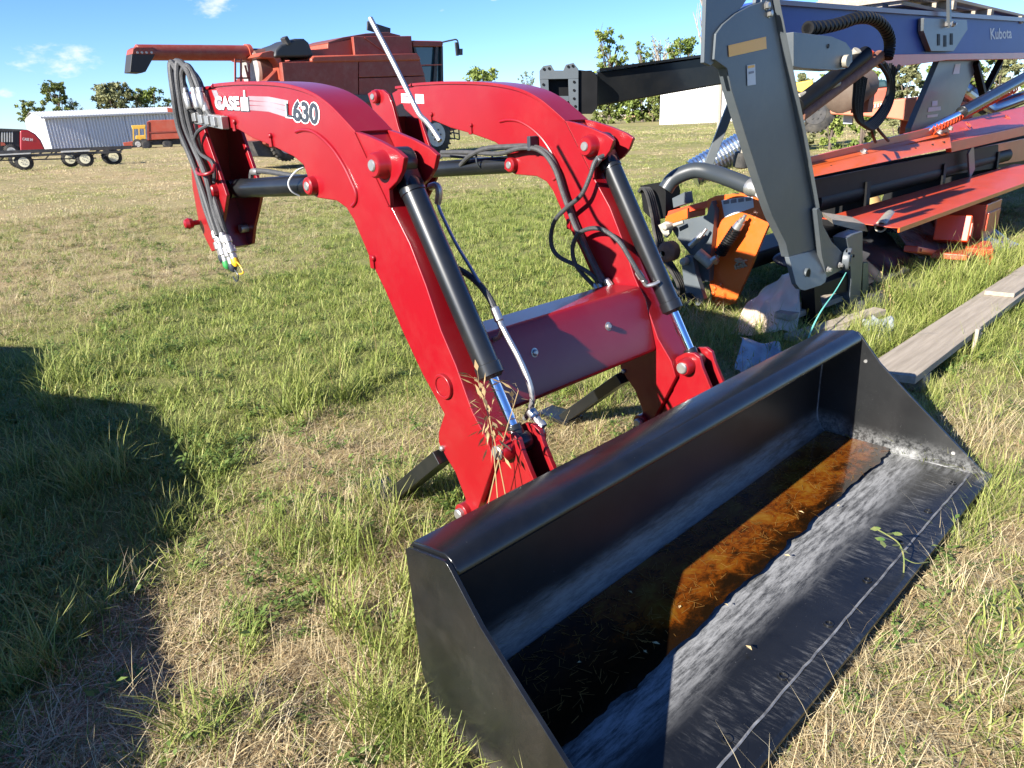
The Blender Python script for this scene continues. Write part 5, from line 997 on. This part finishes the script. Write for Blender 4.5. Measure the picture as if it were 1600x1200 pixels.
# ---- sheds
def corr(q, name, u0, v0t, v0b, u1, v1t, v1b, n, m, parent, dep=0.0, a=.05):
    vs = []; 
    for i in range(n + 1):
        t = i / n
        for k, dd in ((0, 0), (.3, 0), (.5, -a), (.8, -a)):
            tt = min(1, (i + k) / n); u = u0 + (u1 - u0) * tt; 
            for v in (v0t + (v1t - v0t) * tt, v0b + (v1b - v0b) * tt):
                p = q(u, v, dep + dd); vs.append(p)
    nn = len(vs) // 2
    return MB().add(vs, [(2 * i, 2 * i + 1, 2 * i + 3, 2 * i + 2) for i in range(nn - 1)]).build(name, m, parent, smooth=0)
M_TIN = mat('pale_tin', (.66, .68, .70), .5, var=.06, vscale=.4)
M_TINW = mat('white_tin', (.55, .545, .52), .6, var=.05, vscale=.3)
M_ROOF = mat('tin_roof', (.36, .37, .39), .55, var=.06, vscale=.4)
qs = Q(80, 236, head=(.05, 1, 0))
sh = thing('metal_shed', 'long pale grey corrugated metal shed with a white gable end', 'shed', PZ(170, 236))
w0 = 14.0
for i, (ua, ub) in enumerate(((0, .26), (.262, .5), (.502, .75), (.752, 1.0))):
    f = lambda t, a, b: a + (b - a) * t
    # eave and base lines taken at ground plane; base follows the ground
    pa, pb = f(ua, 66, 320), f(ub, 66, 320)
    pts_ = []
    n = 13; vs = []
    for k in range(n * 4 + 1):
        t = ua + (ub - ua) * k / (n * 4); dd = (0, 0, -.13, -.13)[k % 4]; p = qs(f(t, 66, 320), f(t, 184, 173.4), dd); top = p.copy(); bot = p.copy(); bot[2] = -.2; vs += [top, bot]
    MB().add(vs, [(2 * k, 2 * k + 1, 2 * k + 3, 2 * k + 2) for k in range(n * 4)]).build('wall_panel', M_TIN, sh, smooth=0)
L0 = qs(66, 184); R0 = qs(320, 173.4); bk_ = qs.E(7.5) - qs.r * 2.6
LB = qs(40, 192, 7.5); LB[2] = L0[2]; RB = LB + (R0 - L0); rise = np.array([0, 0, .55]); RL = (L0 + LB) / 2 + rise; RR = (R0 + RB) / 2 + rise
gz = lambda p: np.array([p[0], p[1], -.2])
MB().add([L0, gz(L0), gz(LB), LB, RL], [(0, 1, 2, 3, 4)]).build('gable_wall', M_TINW, sh, smooth=0)
MB().add([R0, gz(R0), gz(RB), RB, RR], [(4, 3, 2, 1, 0)]).build('gable_wall', M_TINW, sh, smooth=0)
MB().add([LB, gz(LB), gz(RB), RB], [(3, 2, 1, 0)]).build('rear_wall', M_TIN, sh, smooth=0)
ov = -qs.h * .3 - qs.r * .2
rf = MB()
nr = 60
for (A, B, C_, D_) in ((L0 + ov, R0 - qs.h * .3 + qs.r * .2, RR + qs.r * .2, RL - qs.r * .2), (RL - qs.r * .2, RR + qs.r * .2, RB, LB)):
    vs = []
    for k in range(nr * 2 + 1):
        t = k / (nr * 2); h = .04 if k % 2 else 0.0; vs += [A + (B - A) * t + [0, 0, h + .03], D_ + (C_ - D_) * t + [0, 0, h + .03]]
    rf.add(vs, [(2 * k, 2 * k + 2, 2 * k + 3, 2 * k + 1) for k in range(nr * 2)])
rf.build('roof', M_ROOF, sh, smooth=0)
MB().bar(L0 + ov + [0, 0, -.02], R0 - qs.h * .3 + [0, 0, -.02], .12, .14).build('gutter', M_TINW, sh)
qw = Q(1085, 192)
ws = thing('white_shed', 'plain white metal shed standing across the pasture', 'shed', PZ(1085, 192))
vs = []
for k in range(81):
    p = qw(1033 + (1190 - 1033) * k / 80, 120, (-.06 if k % 2 else 0)); vs += [p, np.array([p[0], p[1], -.2])]
MB().add(vs, [(2 * k, 2 * k + 1, 2 * k + 3, 2 * k + 2) for k in range(80)]).build('front_wall', M_TINW, ws, smooth=0)
A = qw(1033, 120); B = qw(1190, 120); b2 = qw.E(9.0) + qw.r * 1.5
MB().add([A, gz(A), gz(A + b2), A + b2], [(0, 1, 2, 3)]).build('end_wall', M_TINW, ws, smooth=0); MB().add([B, gz(B), gz(B + b2), B + b2], [(3, 2, 1, 0)]).build('end_wall', M_TINW, ws, smooth=0)
MB().add([A, B, B + b2, A + b2, A + b2 / 2 + [0, 0, 1.3], B + b2 / 2 + [0, 0, 1.3]], [(0, 1, 5, 4), (4, 5, 2, 3)]).build('roof', M_ROOF, ws, smooth=0)
qp = Q(1124, 203); a = qp(1123, 203); a[2] = -.1; b = qp(1127, 110)
tag(MB().cyl(a, b, .13, .11, 10).build('utility_pole', M_WOOD), 'bare wooden pole standing before the white shed', 'pole')
# ---- baler at far left
qb = Q(25, 247)
bl = thing('hay_baler', 'red and black hay baler parked beside the metal shed', 'baler', PZ(35, 247))
qb.poly('side_cover', [(31, 204), (44, 203), (55, 209), (64, 219), (70, 232), (71, 237), (60, 239), (31, 238)], 0, 2.2, mat('deep_red_gloss', (.30, .01, .012), .3, coat=.4), bl, .1)
qb.poly('chamber', [(-40, 202), (31, 202), (31, 240), (-40, 242)], .2, 2.2, mat('baler_black', (.018, .018, .02), .4), bl, .05)
qb.poly('top_panel', [(-40, 199), (34, 202), (44, 203), (30, 205), (-40, 205)], .1, 2.2, M_ROPE, bl)
for k in range(5): qb.poly('slat', [(2 + k * 4, 206), (4 + k * 4, 206), (4 + k * 4, 222), (2 + k * 4, 222)], .14, .2, M_RIM, bl)
qb.poly('tail_lamp', [(1, 222), (7, 223), (9, 227), (1, 228)], .1, .2, M_CORG, bl)
text_quad('CASE IH', qb(35, 219.2), qb(51, 220.6), qb(35, 214.8), -qb.h, 'lettering', M_WHITE, bl, off=.02, lift=.03)
wheel(qb, 20, 244, .45, .35, .0, bl)
# ---- header trailer with its small wheels
qt = Q(110, 262)
tr = thing('header_trailer', 'long low black header trailer on small cream wheels', 'trailer', PZ(110, 262))
f = MB()
f.bar(qt(-60, 241), qt(205, 230), .09, .14); f.bar(qt(-60, 247), qt(190, 237), .07, .1); f.bar(qt(-60, 252, .1), qt(150, 247, .1), .04, .05)
f = f.build('frame_rail', M_ROPE, tr)
for u in (-20, 20, 44, 60, 84, 100, 126, 150, 168, 186): MB().bar(qt(u, 247 - (u + 60) * .04), qt(u + 10, 238 - (u + 60) * .035), .06, .06).build('strut', M_ROPE, tr)
for u in (0, 30, 70, 112, 140, 160): MB().bar(qt(u, 253 - (u + 60) * .028, .1), qt(u + 14, 240 - (u + 60) * .036, .1), .045, .045).build('strut', M_ROPE, tr)
for u in (15, 52, 92, 132, 172): MB().bar(qt(u, 240.5 - (u) * .042), qt(u, 240.5 - u * .042, 1.3), .07, .07).build('cross_member', M_ROPE, tr)
MB().bar(qt(-60, 241, 1.3), qt(200, 230, 1.3), .07, .1).build('frame_rail', M_ROPE, tr)
qt.poly('top_plank', [(95, 236), (140, 234), (140, 236.5), (95, 238.5)], -.1, .4, M_RIM, tr); qt.poly('top_plank', [(-40, 243), (48, 238.5), (48, 240.5), (-40, 245)], -.1, .4, M_RIM, tr)
MB().bar(qt(205, 230), qt(214, 228), .05, .06).build('hitch_bar', M_ROPE, tr)
for u, v, d in ((38, 256, 0), (134, 253.5, 0), (110, 250, .9), (178, 248, .4), (172, 246, 1.4), (28, 250, 1.2)): wheel(qt, u, v, .34, .24, d, tr, M_CREAM, .58)
# ---- orange wagon and yellow machine by the shed
qo = Q(255, 233)
og = thing('orange_wagon', 'faded orange box wagon parked in front of the metal shed', 'wagon', PZ(255, 233))
qo.poly('box', [(229, 191), (234, 188), (300, 186), (304, 216), (272, 217), (230, 219)], 0, 2.4, M_CORG, og, .04)
qo.poly('box_rib', [(233, 206), (302, 203), (302, 205), (233, 208)], -.05, 0, M_CRED, og); qo.poly('box_rib', [(229, 191), (232, 190), (233, 219), (230, 219)], -.05, 0, M_CRED, og)
qo.poly('chassis', [(228, 218), (300, 215), (300, 225), (228, 227)], .4, 2.0, M_ROPE, og)
for u, v in ((229, 227), (262, 226), (290, 225)): wheel(qo, u, v, .36, .3, .1, og, M_ROPE)
og2 = thing('yellow_loader', 'small yellow machine standing beside the orange wagon', 'machine', PZ(214, 233))
qy = Q(214, 233)
qy.poly('canopy', [(205, 196), (228, 195), (227, 201), (207, 202)], 0, 1.4, mat('ochre', (.62, .38, .05), .5, dust=.2), og2, .04)
M_OCH = og2.children[0].data.materials[0]
for u in (208, 217, 226): MB().bar(qy(u, 201), qy(u + 1, 228), .1, .1).build('post', M_OCH, og2)
qy.poly('engine_hood', [(212, 212), (228, 211), (228, 228), (212, 228)], .3, 1.4, M_OCH, og2, .04); qy.poly('bucket', [(192, 223), (208, 221), (210, 228), (194, 229)], 0, 1.4, M_CORG, og2, .03)
wheel(qy, 216, 228, .38, .25, -.1, og2); wheel(qy, 226, 228, .38, .25, -.1, og2)
an = thing('grain_auger', 'small orange auger spout showing above the orange wagon', 'auger', PZ(270, 232)); qo.poly('spout', [(261, 168), (274, 170), (276, 176), (262, 175)], 2.6, 3.2, M_CORG, an); qo.poly('tube', [(272, 171), (276, 172), (290, 228), (284, 228)], 2.7, 3.1, M_CRED, an)
# ---- orange machine behind the mower
qm = Q(1350, dist=10.5)
om = thing('orange_rake', 'faded orange machine with vented deck standing behind the mower', 'farm machine', PZ(1350, 230))
qm.poly('deck', [(1296, 172), (1370, 158), (1450, 150), (1520, 160), (1520, 186), (1440, 192), (1380, 184), (1298, 179)], 0, 1.2, mat('faded_salmon', (.55, .16, .09), .55, dust=.2), om, .02)
qm.poly('hood', [(1352, 140), (1388, 136), (1390, 160), (1354, 166)], .2, 1.0, M_CORG, om, .02)
for k in range(7): qm.poly('vent', [(1358 + k * 4.5, 164 - k * .6), (1360 + k * 4.5, 163.6 - k * .6), (1359 + k * 4.5, 169 - k * .6), (1357 + k * 4.5, 169.4 - k * .6)], -.02, 0, M_WHITE, om)
qm.poly('window', [(1366, 126), (1384, 124), (1388, 136), (1364, 138)], .3, .9, M_GLASS, om, .02)
qm.poly('side_box', [(1318, 176), (1334, 176), (1332, 194), (1317, 194)], .2, .8, M_TIN, om, .01)
MB().lathe(qm(1345, 219, .5) * [1, 1, 0] + [0, 0, 0.0], (0, 0, 1), [(0, .5), (.06, .5), (.07, .36), (.2, .3), (.22, .1)], 28).build('turntable', mat('tan_disc', (.55, .38, .16), .6, dust=.2), om)
for u in (1415, 1500): MB().bar(qm(u, 178, .6), qm(u, 178, .6) * [1, 1, 0], .08, .08, qm.h).build('leg', M_CORG, om)
ym = thing('yellow_baler', 'bright ochre machine housing glimpsed behind the mower arm', 'farm machine', PZ(1255, 215)); qy2 = Q(1255, dist=16)
qy2.poly('housing', [(1238, 130), (1270, 124), (1272, 140), (1258, 146), (1240, 142)], 0, 1.2, M_OCH, ym, .03); qy2.poly('chassis', [(1238, 145), (1272, 142), (1280, 168), (1238, 172)], .2, 1.2, M_TIN, ym, .03)
for u in (1246, 1274): wheel(qy2, u, 178, .35, .25, .1, ym, M_ROPE)
# ---- trees
def leaf_mat(name, a, b): return blade_mat(name, [a, tuple((x + y) / 2 for x, y in zip(a, b)), b], .25, .6)
M_LF = [leaf_mat('leaf_a', (.09, .12, .03), (.23, .26, .07)), leaf_mat('leaf_b', (.11, .16, .03), (.28, .33, .08)), leaf_mat('leaf_c', (.13, .14, .06), (.30, .30, .14))]
M_BARK = mat('bark', (.12, .09, .07), .9, var=.3, vscale=4, bump=.4, bscale=8)
M_BARKP = mat('pale_bark', (.34, .29, .24), .85, var=.2, vscale=4)
def tree(q, u, vbase, vtop, wpx, lm, label, seed, dep=0, bare=False, nl=2600, group=None, low=.35, name='tree', ls=.075):
    r = np.random.default_rng(seed); b = q(u, vbase, dep); b[2] = -.1; top = q(u, vtop, dep); Ht = top[2]; W = np.linalg.norm(q(u + wpx, 190, dep) - q(u - wpx, 190, dep)) / 2
    t = thing(name, label, 'tree' if name == 'tree' else 'bush', b, group)
    m = MB(); tops = []; tr_ = max(.05, Ht * .022)
    m.tube([b, b + [r.normal(0, .03) * Ht, r.normal(0, .03) * Ht, Ht * .4], b + [r.normal(0, .05) * Ht, r.normal(0, .05) * Ht, Ht * .8]], tr_, 8, 5, tr_ * .35)
    for k in range(9 if not bare else 15):
        f0 = r.uniform(low * .7, .7); a = r.uniform(0, 6.283); s = b + np.array([0, 0, Ht * f0]); L_ = W * r.uniform(.5, 1.0); e = s + np.array([math.cos(a) * L_, math.sin(a) * L_, r.uniform(.15, .5) * Ht * (1 - f0) * 1.8 + .1 * Ht])
        e[2] = min(e[2], Ht * .98); m.tube([s, (s + e) / 2 + [0, 0, Ht * .03], e], tr_ * .42, 6, 4, tr_ * .1); tops.append(e)
        for j in range(2 if not bare else 4):
            s2 = s + (e - s) * r.uniform(.4, .9); e2 = s2 + r.normal(0, .22, 3) * W + [0, 0, .1 * Ht]; m.tube([s2, e2], tr_ * .15, 5, 1, tr_ * .05); tops.append(e2)
    m.build('trunk', M_BARKP if bare else M_BARK, t)
    if nl:
        vs = []; fs = []; ti = []; cen = []
        for k in range(46):
            z = r.uniform(low, 1.0); wz = math.sqrt(max(.02, 1 - ((z - (low + .92) / 2) / ((1.08 - low) / 2)) ** 2)); a = r.uniform(0, 6.283); rr = W * wz * math.sqrt(r.uniform(.1, 1)) * r.uniform(.7, 1.12)
            cen.append((b + np.array([math.cos(a) * rr, math.sin(a) * rr, Ht * z]), W * r.uniform(.10, .24)))
        for e in tops: cen.append((e, W * r.uniform(.1, .2)))
        per = nl // len(cen); S = W * ls
        for c, cr in cen:
            base_t = r.uniform(.1, .8)
            for i in range(per):
                p = c + r.normal(0, .5, 3) * cr * [1, 1, .8]
                if p[2] > Ht * 1.03: continue
                d1 = r.normal(0, 1, 3); d1 /= np.linalg.norm(d1); d2 = np.cross(d1, r.normal(0, 1, 3)); d2 /= np.linalg.norm(d2); s = S * r.uniform(.6, 1.5); o = len(vs)
                vs += [p - d1 * s, p + d2 * s * .55, p + d1 * s, p - d2 * s * .55]; fs.append((o, o + 1, o + 2, o + 3)); ti += [np.clip(base_t + r.normal(0, .15), 0, 1)] * 4
        me = tint_mesh('crown', (vs, fs, ti), lm); o = bpy.data.objects.new('crown', me); COL.objects.link(o); setp(o, t)
    return t
qf = Q(140, dist=105); G1 = 'trees behind the metal shed'
tree(qf, 60, 212, 158, 24, M_LF[0], 'rounded dark tree at the white gable of the metal shed', 1, group=G1, low=.15, nl=4500)
tree(qf, 103, 212, 129, 27, M_LF[0], 'tall upright tree rising behind the metal shed roof', 2, group=G1, low=.25, nl=4500)
tree(qf, 128, 212, 155, 14, M_LF[2], 'sparse tree leaning beside the tall upright tree', 3, group=G1, low=.3, nl=700)
tree(qf, 190, 208, 131, 36, M_LF[2], 'airy grey green tree with open branches behind the shed', 4, group=G1, low=.3, nl=3800)
tree(qf, 222, 206, 142, 16, M_LF[2], 'slim airy tree between two fuller trees behind the shed', 5, group=G1, low=.3, nl=2600)
tree(qf, 243, 206, 139, 25, M_LF[1], 'bright green bushy tree behind the orange wagon', 6, group=G1, low=.15, nl=4500)
tree(qf, 268, 205, 153, 12, M_LF[0], 'low dark tree next to the bright bushy tree', 7, group=G1, low=.15, nl=1500)
qg = Q(1000, dist=95); G2 = 'trees beyond the white shed'
tree(qg, 954, 178, 46, 27, M_LF[1], 'tall pale green tree left of the bare tree', 11, group=G2, low=.3, nl=3000)
tree(qg, 1004, 178, 67, 17, M_LF[1], 'smaller bushy tree between tall green trees', 12, group=G2, low=.25)
tree(qg, 1030, 178, 58, 20, M_LF[2], 'half dead tree with bare pale branches', 13, bare=True, group=G2, nl=500, low=.3)
tree(qg, 1063, 176, 58, 28, M_LF[1], 'broad yellowish green tree behind the tongue beam', 14, group=G2, low=.3, nl=2800)
tree(qg, 1100, 176, -30, 26, M_LF[2], 'tall dead tree of bare branches by the carrier arm', 15, bare=True, group=G2, nl=0, low=.45)
tree(qg, 754, 186, 107, 30, M_LF[1], 'rounded bush crown over the right boom', 16, group=G2, low=.3, nl=2600)
tree(qg, 826, 184, 111, 12, M_LF[0], 'small dark pointed tree between the boom and tongue beam', 17, group=G2, low=.2, nl=1200)
for k, (u, vb, vt, wd) in enumerate(((945, 180, 150, 24), (985, 178, 148, 26), (1020, 177, 142, 24), (1055, 176, 140, 26), (1090, 175, 134, 26), (1125, 174, 130, 26), (1160, 173, 128, 24))):
    tree(qg, u, vb, vt, wd, M_LF[k % 2], ['low dark green bush over the brush pile', 'dense green bush behind the dirt mound', 'dense bush touching the white shed corner', 'green bush hidden mostly behind the white shed', 'tall bush over the white shed roof', 'bush beside the wooden pole', 'bush seen through the mower brace'][k], 30 + k, group='bushes along the far edge', low=.05, nl=2600, dep=-6, name='bush', ls=.09)
qh = Q(1450, dist=24)
for k, (u, vt, wd) in enumerate(((1255, 118, 26), (1300, 112, 28), (1350, 108, 30), (1405, 100, 32), (1455, 96, 30), (1510, 92, 30), (1560, 88, 32), (1620, 80, 40))):
    tree(qh, u, 190, vt, wd, M_LF[1 if k % 3 else 2], ['leafy shrub behind the ochre housing', 'leafy shrub behind the shaft guard', 'leafy shrub behind the vented orange deck', 'leafy shrub beside the hose bundle', 'leafy shrub behind the far carrier arm', 'leafy shrub between the crossed dark braces', 'leafy shrub behind the black ram', 'leafy shrub past the mower end'][k], 50 + k, group='shrubs behind the mower', low=.03, nl=4200, name='bush', ls=.10)
# ---- far clutter: dirt mound, tyre, brush
qd = Q(1000, 184)
md = MB(); vs = []; c = PZ(1003, 184)
for i in range(15):
    for j in range(15):
        x = (i / 14 - .5) * 7; y = (j / 14 - .5) * 5; h = 1.0 * max(0, 1 - (x / 3.4) ** 2 - (y / 2.4) ** 2) * (.7 + .6 * vnoise(np.array([i * .7]), np.array([j * .7]), 4)[0]); vs.append(c + qd.r * x + qd.h * y + [0, 0, h - .05])
md.add(vs, [(i * 15 + j, (i + 1) * 15 + j, (i + 1) * 15 + j + 1, i * 15 + j + 1) for i in range(14) for j in range(14)])
tag(md.build('dirt_mound', mat('tan_dirt', (.40, .26, .14), .95, var=.2, vscale=1.5), smooth=0), 'low tan dirt mound in front of the far bushes', 'dirt mound')
ty = thing('old_tyre', 'old black tyre standing at the corner of the white shed', 'tyre', PZ(1026, 184)); qd2 = Q(1026, 184)
MB().lathe(qd2(1026, 176) * [1, 1, 0] + [0, 0, .75], qd2.h, [(0, .42), (0, .62), (.08, .75), (.35, .75), (.43, .62), (.43, .42)], 26).build('carcass', M_TYRE, ty)
for k in range(9):
    a = PZ(930 + k * 6 + random.uniform(-3, 3), 183); b = a + qd.r * random.uniform(2, 5) + [0, 0, random.uniform(.2, .7)]
    tag(MB().tube([a + [0, 0, .1], (a + b) / 2 + [0, 0, .2], b], .09, 6, 4, .04).build('fallen_branch', M_BARKP), 'fallen branch on the brush pile left of the dirt mound', 'branch', 'branches on the brush pile')
# ---- unseen tarp form added on the left, outline shaped to throw the foreground shade
X1 = -1.45
SHADE = [(-60, 530), (0, 545), (78, 545), (88, 575), (100, 622), (150, 628), (240, 640), (280, 690), (312, 745), (304, 800), (262, 880), (222, 950), (235, 1030), (250, 1100), (215, 1200)]
prof = sorted((PZ(u, v)[1], (PZ(u, v)[0] - X1 + .09) * math.tan(math.radians(SUN_EL)) / math.cos(SUN_AZ), PZ(u, v)[0]) for u, v in SHADE)
prof = [(y - (x - X1) * math.tan(SUN_AZ), h) for y, h, x in prof]
prof = [(prof[0][0] - .5, prof[0][1] * .9)] + prof + [(prof[-1][0] + .2, prof[-1][1]), (prof[-1][0] + .3, .5)]
vs = []
for y, h in prof:
    for (x, z) in ((X1, 0), (X1 + .0, h * .5), (X1 + .02, h * .96), (X1 - .05, h), (X1 - .5, h + .02), (X1 - 1.0, h), (X1 - 1.05, h * .9), (X1 - 1.05, 0)): vs.append((x + random.uniform(-.02, .02), y, max(0, z + random.uniform(-.012, .012))))
n8 = 8; fs = [(i * n8 + k, i * n8 + k + 1, (i + 1) * n8 + k + 1, (i + 1) * n8 + k) for i in range(len(prof) - 1) for k in range(n8 - 1)] + [tuple(range(n8 - 1, -1, -1)), tuple(range((len(prof) - 1) * n8, len(prof) * n8))]
tp_ = MB().add(vs, fs).build('added_shade_caster', mat('shade_caster_tarp', (.16, .17, .17), .7, var=.15, vscale=3, bump=.3, bscale=14), smooth=40)
tag(tp_, 'unseen grey tarp form added to throw shade over the foreground grass', 'covered stack')
